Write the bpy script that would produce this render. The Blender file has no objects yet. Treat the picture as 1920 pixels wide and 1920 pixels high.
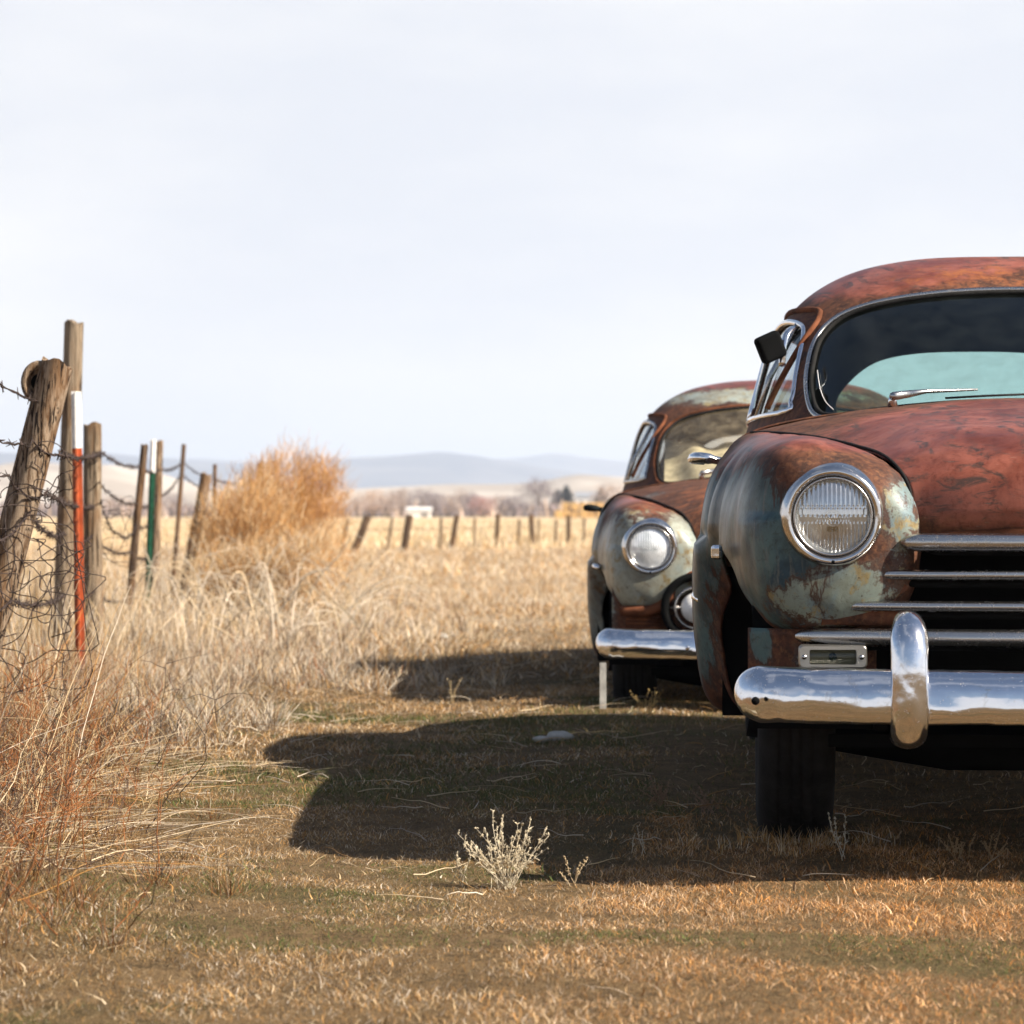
import bpy, math, random
import numpy as np
from mathutils import Vector, Matrix
from mathutils.bvhtree import BVHTree
random.seed(7); RNG = np.random.default_rng(11)
R = math.radians
SC = bpy.context.scene
COL = SC.collection

# ------------------------------------------------------------------ camera
FPX = 5570.0            # focal length in pixels of the 1920 px frame
CAMH = 0.80
cd = bpy.data.cameras.new('camera'); cam = bpy.data.objects.new('camera', cd); COL.objects.link(cam)
cam.location = (0, 0, CAMH); cam.rotation_euler = (R(90), 0, 0)
cd.sensor_width = 36; cd.lens = 36 * FPX / 1920; cd.clip_start = 0.1; cd.clip_end = 30000
cd.dof.use_dof = True; cd.dof.focus_distance = 7.25; cd.dof.aperture_fstop = cd.lens / 14.5
cd.dof.aperture_blades = 8
SC.camera = cam
SC.view_settings.view_transform = 'Standard'; SC.view_settings.look = 'None'
SC.view_settings.exposure = 1.18; SC.view_settings.gamma = 1
SC.render.engine = 'CYCLES'
SC.cycles.max_bounces = 10; SC.cycles.transparent_max_bounces = 16; SC.cycles.volume_bounces = 1
SC.cycles.transmission_bounces = 8

# ------------------------------------------------------------------ sun + world
SUNV = Vector((1.19, -0.52, 1.0)).normalized()
sl = bpy.data.lights.new('sun', 'SUN'); sl.energy = 5.0; sl.angle = R(0.5); sl.color = (1, .93, .82)
so = bpy.data.objects.new('sun', sl); COL.objects.link(so)
so.rotation_euler = SUNV.to_track_quat('Z', 'Y').to_euler(); so.location = (30, -20, 30)
W = bpy.data.worlds.new('World'); SC.world = W; W.use_nodes = True
nt = W.node_tree; nt.nodes.clear()
def wn(t, **k):
    n = nt.nodes.new(t)
    for a, b in k.items(): setattr(n, a, b)
    return n
sky = wn('ShaderNodeTexSky', sky_type='NISHITA', sun_disc=False)
sky.sun_elevation = math.asin(SUNV.z); sky.sun_rotation = math.atan2(SUNV.x, SUNV.y)
sky.air_density = 1.0; sky.dust_density = 1.0; sky.ozone_density = 2.0
bg1 = wn('ShaderNodeBackground'); bg1.inputs[1].default_value = 0.05
bg2 = wn('ShaderNodeBackground'); bg2.inputs[1].default_value = 0.465
mx = wn('ShaderNodeMixShader'); wo = wn('ShaderNodeOutputWorld')
tc = wn('ShaderNodeTexCoord'); sep = wn('ShaderNodeSeparateXYZ')
mp = wn('ShaderNodeMapping'); mp.inputs['Scale'].default_value = (1, 1, 3.2)
no = wn('ShaderNodeTexNoise'); no.inputs['Scale'].default_value = 2.6; no.inputs['Detail'].default_value = 6; no.inputs['Roughness'].default_value = .55
cr1 = wn('ShaderNodeValToRGB'); e = cr1.color_ramp.elements
e[0].position = .36; e[0].color = (.77, .80, .87, 1); e[1].position = .60; e[1].color = (.99, .98, .97, 1)
mr = wn('ShaderNodeMapRange', interpolation_type='SMOOTHSTEP')
mr.inputs[1].default_value = .17; mr.inputs[2].default_value = .25; mr.inputs[3].default_value = 1.0; mr.inputs[4].default_value = 0.0
no2 = wn('ShaderNodeTexNoise'); no2.inputs['Scale'].default_value = 2.2; no2.inputs['Detail'].default_value = 7
cr2 = wn('ShaderNodeValToRGB'); e = cr2.color_ramp.elements; e[0].position = .54; e[0].color = (0, 0, 0, 1); e[1].position = .72; e[1].color = (.5, .5, .5, 1)
mxx = wn('ShaderNodeMath', operation='MAXIMUM')
L = nt.links.new
L(tc.outputs['Generated'], sep.inputs[0]); L(tc.outputs['Generated'], mp.inputs[0]); L(mp.outputs[0], no.inputs['Vector'])
zr = wn('ShaderNodeMapRange', interpolation_type='SMOOTHSTEP'); L(sep.outputs['Z'], zr.inputs[0])
zr.inputs[1].default_value = .035; zr.inputs[2].default_value = .15; zr.inputs[3].default_value = 0.0; zr.inputs[4].default_value = .17
sb = wn('ShaderNodeMath', operation='SUBTRACT'); L(no.outputs['Fac'], sb.inputs[0]); L(zr.outputs[0], sb.inputs[1]); ad = wn('ShaderNodeMath', operation='ADD'); L(sb.outputs[0], ad.inputs[0]); ad.inputs[1].default_value = .07
L(ad.outputs[0], cr1.inputs[0]); L(cr1.outputs[0], bg2.inputs[0]); L(sky.outputs[0], bg1.inputs[0])
L(sep.outputs['Z'], mr.inputs[0]); L(tc.outputs['Generated'], no2.inputs['Vector']); L(no2.outputs['Fac'], cr2.inputs[0])
L(mr.outputs[0], mxx.inputs[0]); L(cr2.outputs[0], mxx.inputs[1]); L(mxx.outputs[0], mx.inputs[0])
L(bg1.outputs[0], mx.inputs[1]); L(bg2.outputs[0], mx.inputs[2]); L(mx.outputs[0], wo.inputs[0])

# ------------------------------------------------------------------ node helper
class NT:
    def __init__(s, name):
        s.m = bpy.data.materials.new(name); s.m.use_nodes = True; s.t = s.m.node_tree; s.t.nodes.clear()
        s.out = s.t.nodes.new('ShaderNodeOutputMaterial')
    def n(s, t, **k):
        n = s.t.nodes.new(t)
        for a, b in k.items(): setattr(n, a, b)
        return n
    def put(s, sock, v):
        if v is None: return
        if isinstance(v, bpy.types.NodeSocket): s.t.links.new(v, sock)
        elif isinstance(v, (tuple, list)) and len(v) == 3 and sock.type == 'RGBA': sock.default_value = (*v, 1)
        else: sock.default_value = v
    def coord(s, scale=(1, 1, 1), kind='Object'):
        c = s.n('ShaderNodeTexCoord'); m = s.n('ShaderNodeMapping'); s.put(m.inputs[0], c.outputs[kind]); m.inputs['Scale'].default_value = scale
        return m.outputs[0]
    def noise(s, vec, scale, detail=5, rough=.55, dist=0):
        n = s.n('ShaderNodeTexNoise'); s.put(n.inputs['Vector'], vec); n.inputs['Scale'].default_value = scale
        n.inputs['Detail'].default_value = detail; n.inputs['Roughness'].default_value = rough; n.inputs['Distortion'].default_value = dist
        return n.outputs['Fac']
    def ramp(s, v, a, b, lo=0., hi=1.):
        m = s.n('ShaderNodeMapRange', interpolation_type='SMOOTHSTEP'); s.put(m.inputs[0], v)
        for i, q in enumerate((a, b, lo, hi)): m.inputs[i + 1].default_value = q
        return m.outputs[0]
    def math(s, op, a, b=None, clamp=False):
        m = s.n('ShaderNodeMath', operation=op); m.use_clamp = clamp; s.put(m.inputs[0], a)
        if b is not None: s.put(m.inputs[1], b)
        return m.outputs[0]
    def mix(s, f, a, b, mode='MIX'):
        m = s.n('ShaderNodeMix', data_type='RGBA', blend_type=mode); s.put(m.inputs[0], f); s.put(m.inputs[6], a); s.put(m.inputs[7], b)
        return m.outputs[2]
    def bump(s, h, strength=.3, dist=.01):
        b = s.n('ShaderNodeBump'); s.put(b.inputs['Height'], h); b.inputs['Strength'].default_value = strength; b.inputs['Distance'].default_value = dist
        return b.outputs[0]
    def bsdf(s, col=(.5, .5, .5), rough=.6, metal=0., normal=None, trans=0., ior=1.45, spec=.5, coat=0.):
        b = s.n('ShaderNodeBsdfPrincipled'); s.put(b.inputs['Base Color'], col); s.put(b.inputs['Roughness'], rough); s.put(b.inputs['Metallic'], metal)
        s.put(b.inputs['Transmission Weight'], trans); s.put(b.inputs['IOR'], ior); s.put(b.inputs['Specular IOR Level'], spec); s.put(b.inputs['Coat Weight'], coat)
        if normal is not None: s.put(b.inputs['Normal'], normal)
        return b.outputs[0]
    def done(s, sh): s.t.links.new(sh, s.out.inputs[0]); return s.m

def simple(name, col, rough=.6, metal=0., var=.25, scale=8, spec=.5, bump=.0):
    q = NT(name); v = q.coord(); n = q.noise(v, scale)
    c = q.mix(q.ramp(n, .3, .7), tuple(x * (1 - var) for x in col), tuple(min(1, x * (1 + var)) for x in col))
    nr = q.bump(q.noise(v, scale * 6), bump, .004) if bump else None
    return q.done(q.bsdf(c, rough, metal, nr, spec=spec))

def m_patina(light=False):
    q = NT('weathered_pale_paint' if light else 'weathered_paint_and_rust'); v = q.coord()
    at = q.n('ShaderNodeAttribute'); at.attribute_name = 'patina'
    sp = q.n('ShaderNodeSeparateColor'); q.put(sp.inputs[0], at.outputs['Color'])
    pink, teal, pale = sp.outputs[0], sp.outputs[1], sp.outputs[2]; orange = at.outputs['Alpha']
    vs = q.coord((1, 1, 1)); 
    grit0 = q.noise(v, 45, 8, .8, .4); n1 = q.noise(v, 7, 8, .62, .6); n2 = q.noise(v, 19, 8, .65, .4); n3 = q.noise(v, 70, 5, .7)
    wv = q.coord((3.2, 1.0, 8.0)); st = q.noise(wv, 3.6, 10, .74, 1.1)       # streaks drawn along the length
    dv = q.coord((9, 9, 1.3)); drip = q.noise(dv, 4.5, 7, .65, .35)         # runs down vertical sheet
    def msk(ch, n, w=.14, k=.9):
        a = q.math('ADD', ch, q.math('MULTIPLY', q.math('SUBTRACT', n, .5), k)); return q.ramp(a, .5 - w, .5 + w)
    brown = q.mix(q.ramp(n2, .35, .65), (.055, .022, .012), (.17, .062, .028))
    brown = q.mix(q.ramp(n3, .45, .7), brown, (.23, .095, .04))
    col = brown
    pk = q.mix(q.ramp(n1, .35, .65), (.23, .062, .036), (.36, .120, .076))
    pk = q.mix(q.math('MULTIPLY', q.ramp(st, .50, .62, 0, .95), q.ramp(n1, .36, .52)), pk, (.085, .055, .042))
    pk = q.mix(q.ramp(n3, .66, .72, 0, .8), pk, (.07, .025, .02))
    mixn = q.math('ADD', q.math('MULTIPLY', n1, .55), q.math('MULTIPLY', n2, .45))
    col = q.mix(msk(pink, mixn), col, pk)
    orr = q.mix(q.ramp(n2, .4, .62), (.19, .052, .02), (.36, .12, .038))
    col = q.mix(msk(orange, n2, .16, 1.3), col, orr)
    tl = q.mix(q.ramp(n1, .38, .62), *(((.13, .18, .19), (.24, .28, .25)) if light else ((.030, .070, .095), (.10, .175, .17))))
    tl = q.mix(q.ramp(drip, .52, .66, 0, .8), tl, (.17, .19, .17))
    tl = q.mix(q.ramp(n3, .62, .70, 0, .7), tl, (.035, .028, .025))
    tmix = q.math('ADD', q.math('MULTIPLY', n1, .45), q.math('MULTIPLY', drip, .55))
    col = q.mix(msk(teal, tmix, .09, 1.5), col, tl)
    pl = q.mix(q.ramp(n1, .42, .6), *(((.40, .42, .34), (.36, .42, .38)) if light else ((.25, .30, .25), (.19, .27, .285))))
    pl = q.mix(q.ramp(n2, .53, .63, 0, .85), pl, (.33, .25, .10))
    pl = q.mix(q.ramp(n3, .60, .68, 0, .9), pl, (.08, .06, .04))
    pm = msk(pale, q.math('ADD', q.math('MULTIPLY', n2, .6), q.math('MULTIPLY', grit0, .4)), .15, 1.9)
    col = q.mix(pm, col, pl)
    # rust bleeding in thin vertical drips and pits
    col = q.mix(q.math('MULTIPLY', q.ramp(drip, .60, .70, 0, .8), q.ramp(n2, .45, .6)), col, (.12, .042, .02))
    col = q.mix(q.ramp(q.noise(v, 150, 3, .6), .69, .76, 0, .75), col, (.045, .022, .015))
    for ms_ in (msk(teal, tmix, .09, 1.5), pm):
        edge = q.math('MULTIPLY', q.ramp(ms_, .02, .45), q.math('SUBTRACT', 1.0, q.ramp(ms_, .5, .98))); col = q.mix(q.math('MULTIPLY', edge, .9), col, (.075, .028, .014))
    big = q.noise(v, 3.4, 7, .68, .8); col = q.mix(q.ramp(big, .44, .62, 0, .65), col, q.mix(1.0, col, (.42, .33, .27), 'MULTIPLY'))
    grit = q.noise(v, 38, 8, .8, .8); col = q.mix(q.ramp(grit, .50, .64, 0, .60), col, q.mix(1.0, col, (.45, .30, .22), 'MULTIPLY'))
    scr = q.noise(q.coord((2.5, .7, 30)), 11, 6, .7, .4); col = q.mix(q.ramp(scr, .64, .70, 0, .35), col, (.38, .34, .29))
    col = q.mix(1.0, col, (.78, .76, .76), 'MULTIPLY')
    paint = q.math('MAXIMUM', pink, q.math('MAXIMUM', teal, pale), clamp=True)
    ro = q.math('ADD', q.ramp(paint, .2, .9, .72, .30), q.math('MULTIPLY', n2, .14))
    h = q.math('ADD', q.math('MULTIPLY', n3, .5), q.math('ADD', q.math('MULTIPLY', n2, .6), q.math('MULTIPLY', q.noise(v, 220, 3), .2)))
    return q.done(q.bsdf(col, ro, 0, q.bump(h, .22, .004), spec=.4))

def m_chrome(name, rough=.07, dents=.35, dirt=.5, tone=(.78, .78, .80)):
    q = NT(name); v = q.coord(); n = q.noise(v, 9, 3, .5); f = q.noise(v, 90, 6, .7, .5); g = q.noise(v, 18, 6, .7, 1.0)
    dm = q.math('MULTIPLY', q.ramp(f, .62, .72), q.ramp(g, .42, .6)); dm = q.math('MULTIPLY', dm, dirt, clamp=True); pit = q.math('MULTIPLY', q.ramp(q.noise(v, 240, 3, .6), .66, .72), q.ramp(g, .38, .55)); dm = q.math('MAXIMUM', dm, q.math('MULTIPLY', pit, min(dirt, 1) * .8))
    ms = q.math('MULTIPLY', q.ramp(g, .55, .75), dirt * .35)
    col = q.mix(dm, tone, (.16, .10, .06)); col = q.mix(ms, col, (.45, .38, .30))
    ro = q.math('ADD', rough, q.math('ADD', q.math('MULTIPLY', dm, .6), q.math('MULTIPLY', ms, .4)))
    me = q.math('SUBTRACT', 1.0, q.math('MULTIPLY', dm, .7))
    h = q.math('ADD', n, q.math('MULTIPLY', f, .03))
    return q.done(q.bsdf(col, ro, me, q.bump(h, dents, .02)))

def m_glass(name, tint=(.55, .68, .66), dirt=.12, dcol=(.35, .40, .36)):
    q = NT(name); v = q.coord(); n = q.noise(v, 14, 6, .6, .4)
    tr = q.n('ShaderNodeBsdfTransparent'); q.put(tr.inputs[0], tint)
    gl = q.n('ShaderNodeBsdfGlossy'); gl.inputs['Roughness'].default_value = .03; q.put(gl.inputs[0], (.9, .95, .95))
    lw = q.n('ShaderNodeLayerWeight'); lw.inputs[0].default_value = .5; fz = q.math('ADD', .04, q.math('MULTIPLY', .96, q.math('POWER', lw.outputs['Facing'], 5.0)))
    m1 = q.n('ShaderNodeMixShader'); q.put(m1.inputs[0], fz); q.put(m1.inputs[1], tr.outputs[0]); q.put(m1.inputs[2], gl.outputs[0])
    df = q.n('ShaderNodeBsdfDiffuse'); q.put(df.inputs[0], dcol)
    m2 = q.n('ShaderNodeMixShader'); q.put(m2.inputs[0], q.ramp(n, .35, .75, dirt * .25, dirt)); q.put(m2.inputs[1], m1.outputs[0]); q.put(m2.inputs[2], df.outputs[0])
    return q.done(m2.outputs[0])

def m_lens():
    q = NT('fluted_lamp_glass'); v = q.coord()
    b = q.n('ShaderNodeBsdfGlossy'); b.inputs[0].default_value = (.95, .96, .96, 1); b.inputs[1].default_value = .04; b = b.outputs[0]
    tr = q.n('ShaderNodeBsdfTransparent'); tr.inputs[0].default_value = (.97, .98, .98, 1)
    m = q.n('ShaderNodeMixShader'); m.inputs[0].default_value = .60; q.put(m.inputs[1], b); q.put(m.inputs[2], tr.outputs[0])
    return q.done(m.outputs[0])

def m_attr(name, rough=.8, trans=.0, var=.15, spec=.2):
    q = NT(name); at = q.n('ShaderNodeAttribute'); at.attribute_name = 'tint'
    if trans:
        d = q.bsdf(at.outputs['Color'], rough, spec=spec); t = q.n('ShaderNodeBsdfTranslucent'); q.put(t.inputs[0], at.outputs['Color'])
        m = q.n('ShaderNodeMixShader'); m.inputs[0].default_value = trans; q.put(m.inputs[1], d); q.put(m.inputs[2], t.outputs[0]); return q.done(m.outputs[0])
    return q.done(q.bsdf(at.outputs['Color'], rough, spec=spec))

def m_wood(name, a=(.10, .055, .028), b=(.30, .22, .15), c=(.02, .012, .008)):
    q = NT(name); v = q.coord((1, 1, .05)); n = q.noise(v, 75, 9, .75, .5); v2 = q.coord((1, 1, .25)); m = q.noise(v2, 9, 5, .6, .5)
    crack = q.ramp(q.noise(q.coord((1, 1, .03)), 85, 6, .6, .9), .545, .60)
    col = q.mix(q.ramp(n, .40, .58), a, b); col = q.mix(q.ramp(m, .45, .65, 0, .75), col, (.17, .085, .035)); col = q.mix(crack, col, c)
    h = q.math('SUBTRACT', n, q.math('MULTIPLY', crack, .8))
    return q.done(q.bsdf(col, .85, 0, q.bump(h, .7, .008), spec=.2))

M = dict(
    patina=m_patina(), palepatina=m_patina(True), chrome=m_chrome('worn_chrome', .10, .14, 1.35), guard=m_chrome('dented_chrome', .12, .22, 1.2),
    bar=m_chrome('dull_trim_metal', .26, .12, 1.0, (.46, .44, .42)), bezel=m_chrome('scuffed_bezel_metal', .14, .12, .45, (.66, .63, .60)),
    glass=m_glass('tinted_glass', (.62, .76, .74), .02), rglass=m_glass('dusty_rear_glass', (.72, .92, .87), .16, (.33, .45, .41)),
    cloudy=m_glass('dusty_windscreen_glass', (.85, .80, .70), .30, (.46, .37, .24)),
    sglass=m_glass('side_glass', (.82, .86, .88), .05),
    lens=m_lens(), black=simple('black_underbody', (.006, .006, .006), .9, spec=.05), dark=simple('dark_interior', (.014, .018, .018), .8, spec=.1),
    rubber=simple('perished_rubber', (.016, .015, .014), .85, bump=.5, scale=20, spec=.15), seat=simple('faded_seat_cloth', (.05, .05, .045), .9),
    plate=m_chrome('painted_lamp_frame', .4, .1, .8, (.42, .39, .34)),
    brownrust=simple('bare_rust', (.13, .045, .02), .85, bump=.5, scale=14, var=.5, spec=.2),
    ochre=simple('stained_headlining', (.30, .17, .06), .9, var=.4), cream=simple('cream_sheet', (.62, .60, .48), .8, var=.3, scale=20),
    wood=m_wood('split_grey_brown_timber'), wood2=m_wood('dark_timber', (.05, .03, .018), (.15, .10, .065)), wood3=m_wood('pale_timber', (.13, .09, .055), (.33, .25, .17)),
    wire=simple('rusty_wire', (.045, .028, .022), .7, .3, var=.5, scale=60),
    orange=simple('flaking_orange_paint', (.36, .075, .022), .55, var=.3, scale=14, bump=.2), green=simple('green_post_paint', (.008, .07, .035), .5, var=.3, scale=14),
    white=simple('chalky_white_paint', (.75, .72, .68), .6, var=.12, scale=30), grass=m_attr('dry_grass', .75, .12), twig=m_attr('dry_twigs', .8, .2),
    stone=simple('pale_stone', (.4, .38, .34), .9, bump=.4, scale=20), lampglow=simple('lamp_silvering', (.86, .86, .84), .16, .72, var=.05),
)

# ------------------------------------------------------------------ geometry helpers
def mk(name, V, F, mat, parent=None, smooth=True, attr=None, attrname='patina', auto=None):
    me = bpy.data.meshes.new(name); me.from_pydata([tuple(map(float, v)) for v in V], [], [tuple(map(int, f)) for f in F]); me.update()
    me.materials.append(M[mat] if isinstance(mat, str) else mat)
    if smooth:
        me.polygons.foreach_set('use_smooth', [True] * len(me.polygons))
        if auto: me.set_sharp_from_angle(angle=R(auto))
    o = bpy.data.objects.new(name, me); COL.objects.link(o)
    if parent: o.parent = parent
    if attr is not None:
        a = me.attributes.new(attrname, 'FLOAT_COLOR', 'POINT'); a.data.foreach_set('color', np.asarray(attr, dtype=np.float32).ravel())
    return o
def fastmesh(name, V, quads, tris, mat, tint):
    me = bpy.data.meshes.new(name); V = np.asarray(V, dtype=np.float32)
    nq, n3 = len(quads), len(tris)
    me.vertices.add(len(V)); me.vertices.foreach_set('co', V.ravel())
    idx = np.concatenate([np.asarray(quads, dtype=np.int32).ravel(), np.asarray(tris, dtype=np.int32).ravel()]).astype(np.int32)
    me.loops.add(len(idx)); me.loops.foreach_set('vertex_index', idx)
    tot = np.concatenate([np.full(nq, 4), np.full(n3, 3)]).astype(np.int32); st = np.concatenate([[0], np.cumsum(tot)[:-1]]).astype(np.int32)
    me.polygons.add(nq + n3); me.polygons.foreach_set('loop_start', st); me.polygons.foreach_set('loop_total', tot)
    me.update(calc_edges=True); me.materials.append(M[mat])
    a = me.attributes.new('tint', 'FLOAT_COLOR', 'POINT'); t = np.ones((len(V), 4), dtype=np.float32); t[:, :3] = tint; a.data.foreach_set('color', t.ravel())
    o = bpy.data.objects.new(name, me); COL.objects.link(o); return o
def tag(o, label=None, cat=None, group=None, kind=None):
    if label: o['label'] = label
    if cat: o['category'] = cat
    if group: o['group'] = group
    if kind: o['kind'] = kind
    return o
def empty(name, loc, rz=0):
    o = bpy.data.objects.new(name, None); o.empty_display_size = .2; o.location = loc; o.rotation_euler = (0, 0, rz); COL.objects.link(o); return o
def cr(P, n, closed=False):
    """Catmull-Rom resample along axis 0 to n samples"""
    P = np.asarray(P, float); m = len(P)
    T = np.linspace(0, m if closed else m - 1, n, endpoint=not closed)
    i = np.minimum(np.floor(T).astype(int), m - 1 if closed else m - 2); f = (T - i).reshape((-1,) + (1,) * (P.ndim - 1))
    if closed: g = lambda k: P[(i + k) % m]
    else:
        E = np.concatenate([[2 * P[0] - P[1]], P, [2 * P[-1] - P[-2]]]); g = lambda k: E[i + k + 1]
    p0, p1, p2, p3 = g(-1), g(0), g(1), g(2)
    return .5 * (2 * p1 + (p2 - p0) * f + (2 * p0 - 5 * p1 + 4 * p2 - p3) * f ** 2 + (3 * p1 - p0 - 3 * p2 + p3) * f ** 3)
def gridfaces(a, b, wrap=False, off=0):
    F = []
    for i in range(a - 1):
        for j in range(b if wrap else b - 1):
            k = (j + 1) % b; F.append((off + i * b + j, off + i * b + k, off + (i + 1) * b + k, off + (i + 1) * b + j))
    return F
def clip(V, F, sd):
    V = [np.asarray(v, float) for v in V]; s = sd(np.array(V)); out = []; nv = list(V); cache = {}
    for f in F:
        fs = s[list(f)]
        if (fs >= 0).all(): out.append(tuple(f)); continue
        if (fs < 0).all(): continue
        p = []
        for a, b in zip(f, f[1:] + f[:1]):
            if s[a] >= 0: p.append(a)
            if (s[a] >= 0) != (s[b] >= 0):
                k = (min(a, b), max(a, b))
                if k not in cache:
                    t = s[k[0]] / (s[k[0]] - s[k[1]]); cache[k] = len(nv); nv.append(V[k[0]] * (1 - t) + V[k[1]] * t)
                p.append(cache[k])
        if len(p) > 2: out.append(tuple(p))
    used = sorted({i for f in out for i in f}); mp_ = {o: n for n, o in enumerate(used)}
    return [nv[i] for i in used], [tuple(mp_[i] for i in f) for f in out]
def merge(parts):
    V = []; F = []
    for v, f in parts:
        o = len(V); V += list(v); F += [tuple(i + o for i in q) for q in f]
    return V, F
def mirror(V, F): return [(-v[0], v[1], v[2]) for v in V], [tuple(reversed(f)) for f in F]
def sd_poly(P):
    """signed distance to a closed 2D polygon, positive inside"""
    P = np.asarray(P, float); Q = np.roll(P, -1, 0)
    def f(x, y):
        X = np.stack([x, y], -1)[:, None]; d = Q - P; t = np.clip(((X - P) * d).sum(-1) / (d ** 2).sum(-1), 0, 1)
        D = np.sqrt((((P + t[..., None] * d) - X) ** 2).sum(-1)).min(1)
        xs, ys = x[:, None], y[:, None]; c = (P[:, 1] > ys) != (Q[:, 1] > ys)
        dy = np.where(np.abs(Q[:, 1] - P[:, 1]) < 1e-12, 1e-12, Q[:, 1] - P[:, 1])
        xi = (Q[:, 0] - P[:, 0]) * (ys - P[:, 1]) / dy + P[:, 0]; ins = ((c & (xs < xi)).sum(1) % 2) == 1
        return np.where(ins, D, -D)
    return f
def tube(path, rad, n=8, closed=False, cap=True, sx=1, sz=1):
    """tube along path; rad scalar or list"""
    P = [Vector(p) for p in path]; m = len(P); rad = [rad] * m if isinstance(rad, (int, float)) else rad
    V = []; up = Vector((0, 0, 1)); N0 = None
    for i in range(m):
        a = P[(i - 1) % m] if (closed or i) else P[0]; b = P[(i + 1) % m] if (closed or i < m - 1) else P[-1]
        t = (b - a).normalized()
        if N0 is None:
            N0 = t.cross(up); 
            if N0.length < .05: N0 = t.cross(Vector((1, 0, 0)))
            N0.normalize()
        N0 = (N0 - t * N0.dot(t)); N0.normalize(); B = t.cross(N0)
        for k in range(n):
            an = 2 * math.pi * k / n; V.append(P[i] + N0 * (math.cos(an) * rad[i] * sx) + B * (math.sin(an) * rad[i] * sz))
    F = gridfaces(m, n, True)
    if closed:
        for k in range(n): F.append(((m - 1) * n + k, (m - 1) * n + (k + 1) % n, (k + 1) % n, k))
    elif cap: F.append(tuple(reversed(range(n)))); F.append(tuple((m - 1) * n + k for k in range(n)))
    return V, F
def lathe(prof, n=40, axis='y', c=(0, 0, 0)):
    """prof: list (r, a) ; revolve about axis through c"""
    V = []
    for r, a in prof:
        for k in range(n):
            t = 2 * math.pi * k / n; x, z = r * math.cos(t), r * math.sin(t)
            V.append((c[0] + x, c[1] + a, c[2] + z) if axis == 'y' else ((c[0] + a, c[1] + x, c[2] + z) if axis == 'x' else (c[0] + x, c[1] + z, c[2] + a)))
    return V, gridfaces(len(prof), n, True)
def box(x0, x1, y0, y1, z0, z1):
    V = [(x, y, z) for x in (x0, x1) for y in (y0, y1) for z in (z0, z1)]
    return V, [(0, 1, 3, 2), (4, 6, 7, 5), (0, 4, 5, 1), (2, 3, 7, 6), (0, 2, 6, 4), (1, 5, 7, 3)]
def lerp0(a, b, t): return a + (b - a) * t
def bevel(o, w=.004, seg=2):
    m = o.modifiers.new('bevel', 'BEVEL'); m.width = w; m.segments = seg; m.limit_method = 'ANGLE'; return o
def solid(o, t, off=-1):
    m = o.modifiers.new('thickness', 'SOLIDIFY'); m.thickness = t; m.offset = off; return o
def vn(p, f=1.0, seed=0):
    """cheap smooth pseudo noise in about -1..1"""
    p = np.asarray(p, float) * f + seed * 7.31; r = 0; a = 1; tot = 0
    for k in range(4):
        r = r + a * np.sin(p @ np.array([1.7, 1.1, .9][:p.shape[1]]) * 1.3 + k * 2.1 + 1.5 * np.sin(p @ np.array([-.8, 1.9, 1.3][:p.shape[1]]) + k)); tot += a; a *= .6; p = p * 2.03 + 3.1
    return r / tot

# ================================================================== GROUND
def gz(x, y):
    x = np.asarray(x, float); y = np.asarray(y, float)
    n = .012 * np.sin(x * 3.1 + 1.3 * np.sin(y * 1.7)) + .010 * np.sin(y * 2.6 + 1.1 * np.sin(x * 2.2)) 
    bank = .10 * np.exp(-((x + 2.6 + .084 * (y - 12) * .9) / .9) ** 2)
    return (n * np.exp(-np.maximum(y - 20, 0) / 20) + bank * np.exp(-np.maximum(y - 30, 0) / 20))
def ax(vals, steps):
    r = [vals[0]]
    for a, b, n in zip(vals[:-1], vals[1:], steps): r += list(np.linspace(a, b, n + 1)[1:])
    return np.array(r)
gx = ax([-9000, -1500, -200, -30, -6, 6, 30, 200, 1500, 9000], [4, 6, 12, 24, 120, 24, 12, 6, 4])
gy = ax([-400, -30, 2, 22, 60, 300, 2000, 9000], [6, 20, 200, 60, 30, 16, 6])
GX, GY = np.meshgrid(gx, gy)
V = np.stack([GX, GY, gz(GX, GY)], -1).reshape(-1, 3)
q = NT('thatch_and_soil'); vg = q.coord((1, 1, 1)); pos = q.n('ShaderNodeSeparateXYZ'); q.put(pos.inputs[0], vg)
n1 = q.noise(vg, 1.1, 6, .6, .5); n2 = q.noise(vg, 9, 8, .7, .6); n3 = q.noise(vg, 60, 6, .7, .4); n4 = q.noise(vg, 320, 4, .7, .6); fib = q.noise(q.coord((3, 14, 1)), 12, 6, .7, .8)
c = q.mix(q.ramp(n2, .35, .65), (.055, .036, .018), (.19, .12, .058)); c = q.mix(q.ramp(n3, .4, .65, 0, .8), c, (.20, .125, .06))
c = q.mix(q.ramp(n1, .50, .68, 0, .65), c, (.05, .052, .018)); c = q.mix(q.ramp(fib, .58, .68, 0, .45), c, (.32, .23, .12))
c = q.mix(q.ramp(n4, .5, .62, 0, .8), c, (.30, .20, .10)); c = q.mix(q.ramp(n4, .36, .48, .8, 0), c, (.018, .012, .008))
far = q.mix(q.ramp(q.noise(q.coord((1, 1, 1)), .35, 6, .6), .35, .65), (.34, .23, .13), (.47, .36, .24))
c = q.mix(q.ramp(pos.outputs['Y'], 14, 26), c, far)
fld = q.mix(q.ramp(q.noise(q.coord((.25, 1, 1)), .06, 5, .6), .35, .65), (.50, .36, .19), (.62, .48, .30))
c = q.mix(q.ramp(pos.outputs['Y'], 58, 66), c, fld)
c = q.mix(q.ramp(pos.outputs['Y'], 430, 470), c, (.30, .24, .17))
hh = q.math('ADD', n2, q.math('MULTIPLY', n3, .8))
gm = q.done(q.bsdf(c, .95, 0, q.bump(hh, .8, .03), spec=.1)); M['ground'] = gm
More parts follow.
